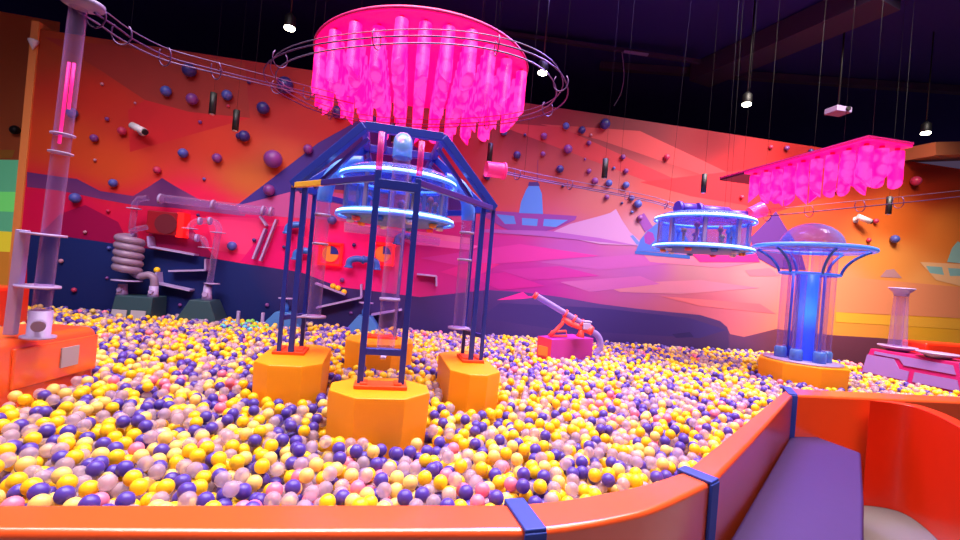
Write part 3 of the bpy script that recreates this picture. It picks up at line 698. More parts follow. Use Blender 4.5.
b = MB(); b.box((fc.x, fc.y, (tz+BZ)/2-0.01), (L*0.72, 0.02, (tz-BZ)*0.74), 0, (dirv, nrm, Z)); b.build('front_panel', M['orange'], t, bevel=0.012, seg=3)
sc = Vector((A.x, A.y, 0))+dirv*(L*0.68)-nrm*0.016
b = MB(); b.box((sc.x, sc.y, (tz+BZ)/2), (0.12, 0.012, 0.115), 0, (dirv, nrm, Z)); o = b.build('sign_plate', M['grey_sign'], t); o['label'] = 'pale grey square sign plate'
for k in range(6): EXCL.append((cen.x+dirv.x*(k-2.5)*0.22, cen.y+dirv.y*(k-2.5)*0.22, 0.26))
t = thing('clear_tower', (tb.x, tb.y, tz), 'tall clear tube tower with pink lit top standing on the orange block', 'tube tower')
zt2 = at(78, 6, 2.42).z
b = MB(); b.tube([(tb.x, tb.y, tz+0.14), (tb.x, tb.y, zt2)], 0.040, 20, cap=False); b.build('clear_tube', M['clear'], t)
b = MB()
for k in (-0.012, 0.012): b.tube([(tb.x+k, tb.y, tz+1.15+k*8), (tb.x+k, tb.y, zt2-0.3)], 0.008, 8)
o = b.build('light_rod', mat('pink_rod', (255, 40, 150), 0.4, emit=(255, 20, 130), es=0.9), t)
b = MB(); b.lathe((tb.x, tb.y, tz), [(0.075, 0), (0.075, 0.012), (0.05, 0.018), (0.05, 0.15), (0.042, 0.15)], 20); b.build('foot_nozzle', M['lilac'], t)
b = MB(); b.tube([(tb.x+0.03, tb.y-0.05, tz+0.08), (tb.x+0.045, tb.y-0.075, tz+0.075)], 0.03, 14); b.build('outlet', M['lilac_grey'], t)
for k in (0.27, 0.55): 
    b = MB(); b.lathe((tb.x-0.03, tb.y, tz+k), [(0.042, 0), (0.095, 0), (0.095, 0.012), (0.042, 0.012)], 24); b.build('bracket_plate', M['lilac'], t)
for k in (1.0, 1.1):
    b = MB(); b.lathe((tb.x, tb.y, tz+k), [(0.042, 0), (0.054, 0), (0.054, 0.008), (0.042, 0.008)], 24); b.build('clamp_ring', M['lilac'], t)
b = MB(); b.box((tb.x-0.115, tb.y-0.02, tz+0.29), (0.05, 0.04, 0.56)); b.build('support_post', M['lilac'], t, bevel=0.006)
b = MB(); b.lathe((tb.x+0.02, tb.y, zt2), [(0.001, 0.0), (0.05, 0), (0.085, 0.015), (0.085, 0.04), (0.001, 0.05)], 24, sx=1.15); b.build('top_cap', M['lilac_grey'], t)
t.rotation_euler = (0, 0.026, 0)
p = at(4, 318, 4.0); b = MB(); b.box((p.x-0.1, p.y, p.z-0.1), (0.3, 0.4, 0.75)); tag(b.build('foam_block', M['red'], bevel=0.03), 'red foam block at the left edge behind the clear tower', 'block')

# ------------------------------------------------------------------ saucer column
sb = onz(802, 361, 0.75)
b = MB(); b.lathe((sb.x, sb.y, 0), [(0.40, 0.3), (0.425, 0.70), (0.425, 0.745), (0.41, 0.75), (0.001, 0.75)], 8, 0, False, math.pi/8)
tag(b.build('plinth', M['plinth'], bevel=0.006), 'wide octagonal orange plinth under the glass saucer column', 'plinth'); EXCL.append((sb.x, sb.y, 0.47))
t = thing('saucer_column', (sb.x, sb.y, 0.75), 'blue lit clear column topped by a glass saucer and dome', 'column')
zc = at(806, 274, (sb-CAM).dot(FW)).z; zs = at(812, 250, (sb-CAM).dot(FW)).z
def cyl(b, x, y, z0, z1, r, n=14, cap=False): b.tube([(x, y, z0), (x, y, z1)], r, n, cap=cap); return b
b = MB(); b.lathe((sb.x, sb.y, 0.75), [(0.001, 0), (0.36, 0), (0.36, 0.02), (0.001, 0.02)], 32); b.build('base_disc', M['lilac'], t)
M['core'] = mat('blue_core', (90, 170, 255), 0.3, emit=(84, 170, 255), es=0.85)
nt = M['core'].node_tree; tc = nt.nodes.new('ShaderNodeTexCoord'); sx_ = nt.nodes.new('ShaderNodeSeparateXYZ'); cr2 = nt.nodes.new('ShaderNodeValToRGB')
for k, (ps, cl) in enumerate(((0.0, (44, 66, 215)), (0.34, (50, 84, 230)), (0.55, (90, 195, 245)), (0.72, (80, 160, 245)), (1.0, (70, 110, 235)))):
    e_ = cr2.color_ramp.elements[k] if k < 2 else cr2.color_ramp.elements.new(ps)
    e_.position = ps; e_.color = rgb(cl)
nt.links.new(tc.outputs['Generated'], sx_.inputs[0]); nt.links.new(sx_.outputs['Z'], cr2.inputs[0]); nt.links.new(cr2.outputs[0], nt.nodes['Principled BSDF'].inputs['Emission Color'])
b = MB(); cyl(b, sb.x, sb.y, 0.77, zc, 0.095, 20, True); b.build('light_core', M['core'], t)
b = MB(); cyl(b, sb.x, sb.y, 0.77, zc, 0.115, 24); b.build('core_sleeve', M['clear_blue'], t)
for k in range(6):
    a = k*math.pi/3+0.5; x, y = sb.x+0.205*math.cos(a), sb.y+0.205*math.sin(a)
    b = MB(); cyl(b, x, y, 0.79, zs, 0.045, 16); b.build('clear_tube', M['clear'], t)
    b = MB(); b.lathe((x, y, 0.77), [(0.06, 0), (0.06, 0.1), (0.046, 0.12)], 14); b.build('foot_nozzle', M['clear_elbow'], t)
for k in range(4):
    a = k*math.pi/2+0.25; x, y = sb.x+0.16*math.cos(a), sb.y+0.16*math.sin(a)
    b = MB(); cyl(b, x, y, 0.77, zc, 0.014, 8, True); b.build('rod', M['rod_blue'], t)
b = MB(); b.tube(circ((sb.x, sb.y, zc), 0.27, 48), 0.014, 8, closed=True); b.build('collar_ring', M['blue_glow'], t)
b = MB(); b.lathe((sb.x, sb.y, zs), [(0.28, -0.03), (0.51, -0.01), (0.54, 0.01), (0.51, 0.03), (0.28, 0.03)], 56); b.f = b.f[:-2]; b.m = b.m[:-2]; b.sm = b.sm[:-2]; b.build('saucer', M['clear_blue'], t)
for r_, zz, rr in ((0.54, 0.01, 0.022), (0.30, 0.03, 0.014)):
    b = MB(); b.tube(circ((sb.x, sb.y, zs+zz), r_, 64), rr, 8, closed=True); b.build('rim_ring', M['blue_glow'], t)
for k in range(6):
    a = k*math.pi/3+0.15; d = Vector((math.cos(a), math.sin(a), 0)); o_ = Vector((sb.x, sb.y, 0))
    b = MB(); b.tube(arc3(o_+d*0.27+Z*zc, o_+d*0.30+Z*(zc+0.16), o_+d*0.5+Z*(zs-0.01), 8), 0.014, 8); b.build('curved_strut', M['blue_plastic'], t)
b = MB(); b.lathe((sb.x, sb.y, zs), [(0.30, 0.02), (0.30, 0.04)]+[(max(0.001, 0.30*math.cos(a)), 0.04+0.25*math.sin(a)) for a in [i*math.pi/2/8 for i in range(1, 9)]], 40); b.f = b.f[:-1] if len(b.f[-1]) > 4 else b.f; b.m = b.m[:len(b.f)]; b.sm = b.sm[:len(b.f)]; b.build('dome', M['clear_blue'], t)
for k in range(7):
    a = k*0.9; b = MB(); b.lathe((sb.x+0.2*math.cos(a), sb.y+0.2*math.sin(a), zs+0.03), [(0.03, 0), (0.03, 0.04), (0.001, 0.06)], 10); b.build('spinner', M[('coral', 'magenta', 'y_disc')[k % 3]], t)

# ------------------------------------------------------------------ magenta console, right
A = onz(856, 373.5, BZ); Bq = onz(962, 396, BZ)
zt3 = at(868, 348, (A-CAM).dot(FW)).z
d = Vector((Bq.x-A.x, Bq.y-A.y, 0)); L = d.length; d.normalize(); n = Vector((-d.y, d.x, 0))
if n.y < 0: n = -n
A = Vector((A.x, A.y, 0)); t = thing('console', (A.x+d.x*L/2, A.y+d.y*L/2, 0.3), 'magenta console box with lilac panels in the balls at right', 'console')
def cp(s, w, z): return A+d*(s*L)+n*w+Z*z
z0, z1 = 0.35, zt3
sl = 0.13
vs = [cp(-0.02, 0, z0), cp(1.02, 0, z0), cp(0.9, sl, z1), cp(0.06, sl, z1), cp(-0.02, 0.62, z0), cp(1.02, 0.62, z0), cp(0.9, 0.62, z1), cp(0.06, 0.62, z1)]
b = MB(); b.add(vs, [(0,1,2,3),(5,4,7,6),(3,2,6,7),(4,0,3,7),(1,0,4,5)], 0); b.add(vs, [(1,5,6,2)], 1); b.build('console_body', [M['magenta'], M['panel_lilac']], t, bevel=0.012)
def fp(s, k, o=0.012):
    zz = BZ+(z1-BZ)*k; f = (zz-z0)/(z1-z0); return cp(s, sl*f-o, zz)
for pl in ([(0.04,0.10),(0.50,0.10),(0.50,0.42),(0.40,0.45),(0.33,0.76),(0.05,0.76)], [(0.55,0.10),(0.96,0.10),(0.92,0.44),(0.55,0.44)], [(0.12,0.82),(0.38,0.80),(0.44,0.60),(0.90,0.60),(0.86,0.88),(0.12,0.92)]):
    nn = len(pl); vs = [fp(*q, 0.002) for q in pl]+[fp(*q, 0.014) for q in pl]
    b = MB(); b.add(vs, [tuple(range(nn, 2*nn))]+[(i, (i+1) % nn, nn+(i+1) % nn, nn+i) for i in range(nn)], 0); b.build('front_panel', M['panel_lilac'], t)
vs = [cp(1.0, 0.02, BZ), cp(1.0, 0.6, BZ), cp(0.92, 0.6, z1-0.02), cp(0.92, sl+0.02, z1-0.02)]
for s, w in ((0.22, 0.36), (0.66, 0.26)):
    q = cp(s, w, z1); b = MB(); b.lathe(q, [(0.10, 0), (0.12, 0.02), (0.19, 0.05), (0.19, 0.065), (0.12, 0.04), (0.001, 0.03)], 28); b.build('tray', M['lilac'], t)
for k in range(4): EXCL.append((cp((k+0.5)/4, 0.34, 0).x, cp((k+0.5)/4, 0.34, 0).y, 0.36))
q = cp(0.22, 0.36, z1+0.035); zq = at(901, 288, (q-CAM).dot(FW)).z
t = thing('flared_tube', (q.x, q.y, z1+0.03), 'clear tube with flared lilac top standing on the magenta console', 'tube')
b = MB(); b.tube([(q.x, q.y, z1+0.035), (q.x, q.y, zq-0.1)], [0.095, 0.07], 20, cap=False); b.build('clear_tube', M['clear'], t)
b = MB(); b.tube([(q.x, q.y, z1+0.035), (q.x, q.y, zq-0.06)], 0.045, 20, cap=False); b.build('inner_tube', M['clear'], t)
b = MB(); b.lathe((q.x, q.y, zq-0.1), [(0.07, 0), (0.08, 0.04), (0.13, 0.09), (0.13, 0.1), (0.05, 0.09)], 24); b.build('flared_top', M['lilac'], t)
p = at(945, 352, 5.6); b = MB(); b.box((p.x+0.5, p.y+0.1, 0.66), (1.7, 0.3, 0.72)); tag(b.build('foam_block', M['red'], bevel=0.03), 'red orange foam block behind the magenta console', 'block'); EXCL.append((p.x+0.2, p.y+0.1, 0.4)); EXCL.append((p.x+0.9, p.y+0.1, 0.4))

# ------------------------------------------------------------------ ball cannon
dC = 4.45
cA = onz(550, 361, BZ); cB = onz(592, 358, BZ); ztc = at(551, 339.5, (cA-CAM).dot(FW)).z
t = thing('cannon_box', ((cA.x+cB.x)/2, cA.y+0.15, 0.3), 'magenta box with coral side under the toy ball cannon', 'box')
d = Vector((cB.x-cA.x, cB.y-cA.y, 0)); L = d.length; d.normalize(); n = Vector((-d.y, d.x, 0)); sk = d*0.0
base = Vector((cA.x, cA.y, 0))
vs = [base+Z*0.35, base+d*L+Z*0.35, base+d*L+n*0.32+sk+Z*0.35, base+n*0.24+d*0.035+Z*0.35]; vs += [q+Z*(ztc-0.35) for q in vs]
b = MB(); b.add(vs, [(0,1,5,4),(4,5,6,7),(1,2,6,5),(2,3,7,6),(3,2,1,0)], 0); b.add(vs, [(0,4,7,3)], 1); b.build('box_body', [M['magenta_box'], M['magenta_side']], t, bevel=0.006)
sp = base+n*0.12+d*0.010+Z*((ztc+BZ)/2-0.03); b = MB(); b.box(sp, (0.012, 0.14, 0.10), 0, (d, n, Z)); b.build('side_panel', M['y_disc'], t)
EXCL.append((base+d*L*0.25+n*0.15).xy.to_tuple()+(0.2,)); EXCL.append((base+d*L*0.75+n*0.15).xy.to_tuple()+(0.2,))
def cq(px, py): return at(px, py, (cA-CAM).dot(FW)+0.16)
t = thing('ball_cannon', (base.x+d.x*L/2, base.y+0.15, ztc), 'coral toy ball cannon with clear barrel mounted on the magenta box', 'cannon')
b = MB(); b.tube([cq(535, 295), cq(588, 327)], 0.032, 16, cap=False); b.build('barrel', M['clear_lilac'], t)
b = MB(); b.tube([cq(534, 294.5), cq(537, 296.5)], 0.037, 16); b.build('muzzle', M['coral'], t)
for k in (0.56, 0.72, 0.86):
    a0 = cq(535, 295).lerp(cq(588, 327), k); b = MB(); b.tube([a0, cq(535, 295).lerp(cq(588, 327), k+0.035)], 0.046, 16); b.build('barrel_band', M['coral'], t)
b = MB(); b.tube([cq(563, 318), cq(570, 323), cq(580, 327), cq(592, 332)], [0.03, 0.035, 0.035, 0.04], 10); b.build('cradle', M['coral'], t)
b = MB(); b.tube([cq(564, 319), cq(562, 324), cq(555, 331), cq(549, 336)], 0.022, 8); b.build('support', M['coral'], t)
b = MB(); b.tube([cq(582, 327), cq(581, 333), cq(580, 337)], [0.03, 0.035, 0.05], 8); b.build('support', M['coral'], t)
b = MB(); b.tube([cq(549, 336), cq(552, 331.5), cq(566, 331), cq(567, 336), cq(551, 336)], 0.013, 8); b.build('handle', M['coral'], t)
b = MB(); b.box(cq(585.5, 326), (0.09, 0.09, 0.07)); b.box(cq(586, 321.5), (0.11, 0.08, 0.02)); b.build('loader', M['lilac'], t, bevel=0.008)
b = MB(); b.tube([cq(588, 328), cq(591, 331)], 0.05, 14); b.build('rear_band', M['coral'], t)
b = MB(); b.tube(smooth_path([cq(591, 331), cq(597, 335), cq(600, 341), cq(600, 348), cq(595, 353)]), 0.034, 14, cap=False); b.build('feed_hose', M['clear_lilac'], t)

# ------------------------------------------------------------------ wall machines, left
def wbox(b, px0, py0, px1, py1, depth, mi=0, off=0.0):
    a = wal(px0, py0, off+0.06); c = wal(px1, py1, off+0.06)
    x0, x1 = min(a.x, c.x), max(a.x, c.x); z0, z1 = min(a.z, c.z), max(a.z, c.z)
    b.box(((x0+x1)/2, WY-off-depth/2, (z0+z1)/2), (x1-x0, depth, z1-z0), mi)
def trap(b, px0, px1, pyt, pyb, inset, depth, off=0.05):
    a = wal(px0, pyb, off+depth*0.5); c = wal(px1, pyt, off+depth*0.5)
    x0, x1, z0, z1 = a.x, c.x, min(0.42, a.z), c.z; i = (x1-x0)*inset; y0, y1 = WY-off-depth, WY-off
    zm = z0+(z1-z0)*0.45
    vs = [(x0,y0,z0),(x1,y0,z0),(x1,y0,zm),(x1-i,y0+0.04,z1),(x0+i,y0+0.04,z1),(x0,y0,zm)]; vs += [(q[0], y1, q[2]) for q in vs]
    b.add(vs, [(0,1,2,3,4,5),(11,10,9,8,7,6)]+[(k, 6+k, 6+(k+1) % 6, (k+1) % 6) for k in range(6)])
    EXCL.append(((x0+x1)/2, (y0+y1)/2, (x1-x0)/2)); return Vector(((x0+x1)/2, y0, z1)), y0
def sign(par, px, py, s, y):
    r = ray(px, py); p = CAM+r*((y-0.01-CAM.y)/r.y); b = MB(); b.box(p, (s, 0.012, s*0.8)); o = b.build('sign_plate', M['grey_sign'], par)
t = thing('machine_block', wal(138, 325, 0.3), 'dark green block under the spiral pipe in the balls', 'block')
b = MB(); q, yy = trap(b, 119, 160, 297, 326, 0.02, 0.36, 0.06); b.build('block_body', M['green_dark'], t, bevel=0.01); sign(t, 119, 315, 0.15, yy); sign(t, 138, 316, 0.15, yy)
sy = yy+0.17
def spx(px, py): 
    r = ray(px, py); return CAM+r*((sy-CAM.y)/r.y)
t = thing('spiral_pipe', spx(128, 297), 'grey spiral coil pipe standing on the dark green block by the mural', 'spiral pipe')
c = spx(128, 262); zt4 = spx(128, 236).z; zb4 = spx(128, 272).z; NT = 5
pts = [Vector((c.x+0.108*math.cos(a), c.y+0.108*math.sin(a), zt4+(zb4-zt4)*i/120)) for i in range(121) for a in [2*math.pi*NT*i/120+1.6]]
b = MB(); b.tube(pts, 0.044, 12); b.build('coil', M['spiral'], t)
b = MB(); b.tube(smooth_path([pts[-1], spx(140, 276), spx(149, 275), spx(154, 279), spx(154, 288)]), 0.042, 12); b.build('outlet_pipe', M['spiral'], t)
b = MB(); b.tube([pts[0], spx(132, 228), spx(134, 212), spx(135, 203), spx(139, 199), spx(148, 198)], 0.034, 12, cap=False); b.build('inlet_pipe', M['clear'], t)
b = MB(); b.tube(smooth_path([spx(130, 232), spx(138, 229), spx(147, 227)]), 0.03, 12); b.build('branch_pipe', M['clear'], t)
for px, py in ((123, 284), (154, 286)):
    p = spx(px, py); pb_ = spx(px, 303); b = MB(); b.lathe((p.x, p.y, q.z), [(0.06, 0), (0.05, 0.04), (0.045, max(0.08, p.z-q.z))], 14); b.tube([(p.x, p.y-0.04, q.z+0.06), (p.x, p.y-0.07, q.z+0.06)], 0.025, 10); b.build('nozzle', M['lilac'], t)
b = MB(); b.lathe(spx(134, 209), [(0.036, 0), (0.075, 0), (0.075, 0.01), (0.036, 0.01)], 20); b.build('flange', M['lilac'], t)
b = MB(); b.lathe(spx(127, 281), [(0.03, 0), (0.15, 0), (0.15, 0.012), (0.03, 0.012)], 24); b.build('flange', M['lilac'], t)
t = thing('machine_block', wal(203, 330, 0.3), 'dark green faceted block below the crooked clear pipe', 'block')
b = MB(); q2, yy2 = trap(b, 183, 223, 301, 330, 0.24, 0.36, 0.06); b.build('block_body', M['green_dark'], t, bevel=0.01); sign(t, 198, 324, 0.14, yy2)
sy = yy2+0.2
t = thing('crooked_pipe', spx(207, 300), 'clear crooked pipe with pale clamps rising from the faceted green block', 'pipe')
b = MB(); b.tube(smooth_path([spx(207, 300), spx(211, 275), spx(217, 240), spx(219, 228), spx(214, 222), spx(204, 221), spx(195, 222), spx(190, 228), spx(190, 234), spx(196, 238), spx(203, 239), spx(206, 247)]), 0.036, 12, cap=False); b.build('clear_pipe', M['clear'], t)
for px, py, hz in ((200, 221, 1), (210, 221, 1), (197, 238, 1), (190, 229, 0), (218, 233, 0), (206, 248, 0), (212, 284, 0)):
    p = spx(px, py); b = MB()
    if hz: b.tube([p-Vector((0.012, 0, 0)), p+Vector((0.012, 0, 0))], 0.048, 14)
    else: b.lathe((p.x, p.y, p.z), [(0.03, 0), (0.085, 0), (0.085, 0.01), (0.03, 0.01)], 18)
    b.build('clamp_ring', M['lilac'], t)
p = spx(207, 296); b = MB(); b.lathe((p.x, p.y, q2.z), [(0.06, 0), (0.05, 0.05), (0.042, 0.18)], 14); b.tube([(p.x, p.y-0.04, q2.z+0.07), (p.x, p.y-0.075, q2.z+0.07)], 0.03, 10); b.build('nozzle', M['lilac'], t)
# red lit box
t = thing('red_lit_box', wal(168, 238), 'red lit square box on the mural beside the spiral pipe', 'light box')
b = MB(); wbox(b, 152, 211, 180, 236, 0.16); b.build('box_body', M['red_lit'], t, bevel=0.01)
b = MB(); wbox(b, 181, 213, 186, 238, 0.15); b.build('neon_side', M['red_neon'], t)
p = wal(166, 224, 0.165); b = MB(); b.tube([p, p-Vector((0, 0.012, 0))], 0.12, 24); b.build('disc', mat('dark_red_disc', (96, 8, 34), 0.5), t)
def ledge(pts, label, w=0.12):
    q = [wal(px, py, 0.0) for px, py in pts]; b = MB()
    for a, c in zip(q[:-1], q[1:]):
        a = Vector((a.x, WY-w/2, a.z)); c = Vector((c.x, WY-w/2, c.z)); b.bar(a, c, w, 0.022, 0, (0, 0, 1) if abs((c-a).normalized().z) < 0.9 else (1, 0, 0))
    return tag(b.build('ball_ledge', M['lilac']), label, 'ledge', 'ball ledges on the mural')
ledge([(154,237),(155,247),(199,255)], 'lilac L shaped ball ledge just below the red lit box', 0.14)
ledge([(210,259),(210,270),(174,271)], 'lilac L shaped ball ledge left of the crooked pipe, second highest', 0.14)
ledge([(162,272),(163,283),(195,290)], 'lilac L shaped ball ledge beside the spiral pipe outlet, lowest of three', 0.14)
ledge([(262,217),(268,226)], 'short lilac slat on the mural above the slanted pair', 0.1)
ledge([(267,229),(255,259)], 'lilac slanted slat left of another, left of the blue frame', 0.1)
ledge([(278,220),(262,261)], 'longest lilac slanted slat left of the blue frame', 0.1)
ledge([(317,283),(346,294)], 'lilac ball ledge carrying yellow balls behind the blue frame', 0.14)
ledge([(362,284),(362,297),(318,307)], 'lilac L shaped ball ledge behind the front poles, low on navy', 0.14)
ledge([(372,314),(402,309)], 'short lilac ball ledge behind the back poles, lowest there', 0.14)
ledge([(417,274),(436,276),(436,286)], 'lilac hooked bracket on the mural right of the front poles', 0.1)
b = MB(); b.tube([wal(160, 198, 0.12), wal(215, 205, 0.12), wal(274, 212, 0.12)], 0.05, 14, cap=False)
for px, py in ((159.5, 198.5), (212, 204.6), (262, 210.5), (270, 211.5)):
    a = wal(px, py, 0.12); b.tube([a, a+Vector((0.025, 0, -0.003))], 0.062, 14, 1)
tag(b.build('clear_pipe', [M['clear'], M['lilac']]), 'long clear horizontal pipe along the mural above the crooked pipe', 'pipe')
b = MB(); b.tube([wal(345, 227, 0.1), wal(400, 235, 0.1), wal(440, 242, 0.1)], 0.05, 14, cap=False); tag(b.build('clear_pipe', M['clear']), 'clear horizontal pipe on the mural behind the blue frame', 'pipe')
# panels with dial
def dial(px, py, s, label):
    p = wal(px, py); t = thing('dial_panel', (p.x, p.y, p.z-s/2), label, 'dial panel', 'red dial panels')
    b = MB()
    for dx_, dz_, w, h in ((0, s/2, s+0.03, 0.03), (0, -s/2, s+0.03, 0.03), (-s/2, 0, 0.03, s), (s/2, 0, 0.03, s)): b.box((p.x+dx_, WY-0.04, p.z+dz_), (w, 0.08, h))
    b.build('frame', M['red_neon'], t)
    b = MB(); b.box((p.x, WY-0.02, p.z), (s, 0.03, s)); b.build('back_panel', mat('dial_back', (230, 40, 110), 0.5), t)
    b = MB(); b.tube([(p.x, WY-0.035, p.z), (p.x, WY-0.055, p.z)], s*0.38, 28); b.build('disc', M['y_disc'], t)
    n = 10; vs = [(p.x, WY-0.058, p.z)]+[(p.x+s*0.385*math.cos(a), WY-0.058, p.z+s*0.385*math.sin(a)) for a in [math.pi/2*i/n for i in range(n+1)]]
    vs += [(q_[0], WY-0.05, q_[2]) for q_ in vs]; m_ = n+2
    b = MB(); b.add(vs, [tuple(range(m_)), tuple(range(m_, 2*m_))[::-1]]+[(i, (i+1) % m_, m_+(i+1) % m_, m_+i) for i in range(m_)]); b.build('sector', M['steel_blue'], t)
dial(331, 254, 0.27, 'red framed dial panel on the mural behind the left clear tube'); dial(383, 254, 0.27, 'red framed dial panel on the mural behind the front poles')
def elbow(px, py, s, label, fl=1):
    p = wal(px, py, 0.09); b = MB()
    b.tube(smooth_path([p+Vector((-0.09*s, 0, -0.07)), p+Vector((-0.08*s, 0, 0.02)), p+Vector((0, 0, 0.055)), p+Vector((0.09*s, 0, 0.05))]), 0.042, 12)
    b.tube([p+Vector((0.075*s, 0, 0.05)), p+Vector((0.1*s, 0, 0.05))], 0.055, 12); b.tube([p+Vector((-0.09*s, 0, -0.07)), p+Vector((-0.09*s, 0, -0.045))], 0.055, 12)
    tag(b.build('pipe_elbow', M['blue_elbow']), label, 'pipe elbow', 'blue pipe elbows')
elbow(295, 229, 1, 'blue pipe elbow on the mural behind the left poles, the upper one'); elbow(303, 255, 1, 'blue pipe elbow on the mural behind the left poles, the lower one')
elbow(356, 263, 1, 'blue pipe elbow right of the left dial panel'); elbow(370, 264, -1, 'blue pipe elbow touching the front pole, under the right dial'); elbow(404, 240, 1, 'blue pipe elbow on the mural between the front and back poles')
def tblock(px0, px1, pt, pb_, label):
    t = thing('machine_block', wal((px0+px1)/2, pb_, 0.3), label, 'block'); b = MB(); q, y = trap(b, px0, px1, pt, pb_, 0.3, 0.3, 0.06); b.build('block_body', M['teal_blue'], t, bevel=0.01)
    b = MB(); b.lathe((q.x, y+0.14, q.z), [(0.04, 0), (0.045, 0.06), (0.03, 0.1), (0.03, 0.16)], 14); b.build('nozzle', M['blue_elbow'], t)
    b = MB(); b.lathe((q.x, y+0.14, q.z+0.16), [(0.02, 0), (0.09, 0), (0.09, 0.012), (0.02, 0.012)], 20); b.build('flange', M['lilac'], t)
tblock(263, 305, 313, 336, 'light blue tapered block behind the left poles of the frame'); tblock(346, 382, 317, 338, 'light blue tapered block behind the front poles of the frame')
for px, py, lb in ((238.5, 313, 'small lilac post in the balls right of the faceted green block'), (263, 315, 'small lilac post in the balls left of the light blue block')):
    p = wal(px, py, 0.3); b = MB(); b.box((p.x, p.y, 0.62), (0.035, 0.035, 0.16)); tag(b.build('post', M['lilac'], bevel=0.006), lb, 'post')

# ------------------------------------------------------------------ balls fixed to the mural
BC = {'navy': (50, 44, 120), 'blue': (74, 86, 176), 'purple': (122, 58, 142), 'rose': (190, 46, 92), 'pale': (190, 130, 160)}
for k, c in BC.items(): M['wb_'+k] = mat('wall_ball_'+k, c, 0.4)
WB = [(189,70,6.5,'navy'),(166,91,5,'blue'),(192,99,5.5,'purple'),(227,95,5,'blue'),(102,84,1.6,'pale'),(135,103,1.2,'pale'),(107,119,2,'purple'),(122,131,4,'rose'),(94,138,3.6,'purple'),(72,113,5,'blue'),(200,122,1.8,'purple'),(183,153,4.6,'blue'),(217,158,4.6,'purple'),(95,160,1.5,'pale'),(157,170,3.6,'rose'),(221,70,1.6,'pale'),(228,106,1.6,'rose'),(239,136,3.2,'navy'),
 (113,183,4,'blue'),(75,198,5,'blue'),(108,211,1.7,'rose'),(85,232,1.7,'pale'),(61,261,2.2,'pale'),(74,290,2.4,'rose'),(72,314,3.6,'purple'),(109,248,2,'blue'),(107,278,1.6,'purple'),(232,246,4.6,'blue'),(198,215,1.6,'navy'),(204,179,1.6,'blue'),(180,305,1.7,'purple'),
 (263,108,6,'navy'),(285,85,8,'navy'),(244,136,5.5,'navy'),(338,112,6,'navy'),(273,159,8.8,'purple'),(308,149,4.6,'purple'),(269,190,5.5,'purple'),(249,82,2,'navy'),(319,87,1.6,'navy'),(332,220,4.6,'blue'),(342,280,2.4,'purple'),(354,245,2,'navy'),(284,247,1.8,'navy'),(254,240,2,'navy'),(351,313,1.8,'purple'),(267,305,2,'purple'),
 (504,132,3.4,'blue'),(483,138,3.2,'purple'),(544,136,3.2,'purple'),(525,135,1.5,'navy'),(566,126,3.4,'blue'),(582,130,3.6,'navy'),(605,124,5.2,'navy'),(589,143,2.4,'purple'),(591,135,1.4,'pale'),(568,149,4.4,'purple'),(517,155,3.8,'navy'),(543,154,2.5,'purple'),(585,159,1.2,'purple'),(623,157,2.6,'purple'),(560,169,3.8,'navy'),(589,171,2.4,'purple'),(504,168,3,'rose'),(487,176,4,'navy'),(614,168,1.5,'blue'),(626,171,2.5,'purple'),(595,181,3.4,'purple'),(609,183,3.4,'blue'),(626,185,3.4,'blue'),(563,186,1.6,'navy'),(607,197,2.6,'purple'),(632,198,2.8,'blue'),(638,204,4,'blue'),(632,212,1.6,'blue'),(640,218,3,'purple'),(622,203,1.4,'navy'),
 (667,157,3,'rose'),(916,181,4.6,'rose'),(771,147,2,'rose'),(787,148,2.4,'purple'),(811,151,2.4,'navy'),(876,221,2.5,'rose'),(895,239,4,'blue'),(869,240,2.2,'rose'),(837,190,2.2,'purple'),(742,197,2,'rose')]
def zone(x, y):
    if y > 174 and x < 240: return 'around the spiral pipe'
    if x < 160: return 'beside the clear tower'
    if x < 242: return 'by the two left pendants'
    if y > 200 and x < 460: return 'behind the frame legs'
    if x < 345: return 'left of the blue frame'
    if x < 530 : return 'right of the round chandelier'
    if x < 575: return 'above the painted ship'
    if x < 600: return 'left of the middle pendant'
    if x < 660: return 'around the middle pendant'
    return 'near the rectangular chandelier'
def size(r): return 'tiny' if r < 1.9 else 'small' if r < 3.1 else 'medium' if r < 5.0 else 'large'
CN = {'navy': 'navy', 'blue': 'blue', 'purple': 'purple', 'rose': 'rose red', 'pale': 'pale pink'}
cls = {}
for w in WB: cls.setdefault((size(w[2]), w[3], zone(w[0], w[1])), []).append(w)
ORD = ['leftmost', 'second from left', 'third from left', 'fourth from left', 'fifth from left', 'sixth from left', 'seventh from left', 'eighth from left', 'ninth from left']
for (sz, cn, zn), ws in cls.items():
    ws.sort()
    for i, (px, py, r, _) in enumerate(ws):
        rr = r*(wal(px, py)-CAM).dot(FW)/FPX; p = wal(px, py, rr*0.9)
        b = MB(); b.ball(p, rr, 14 if r > 3 else 10)
        lb = f'{sz} {CN[cn]} ball on the mural {zn}' + (f', {ORD[i]}' if len(ws) > 1 else '')
        tag(b.build('wall_ball', M['wb_'+cn]), lb, 'wall ball', 'decorative balls on the mural')

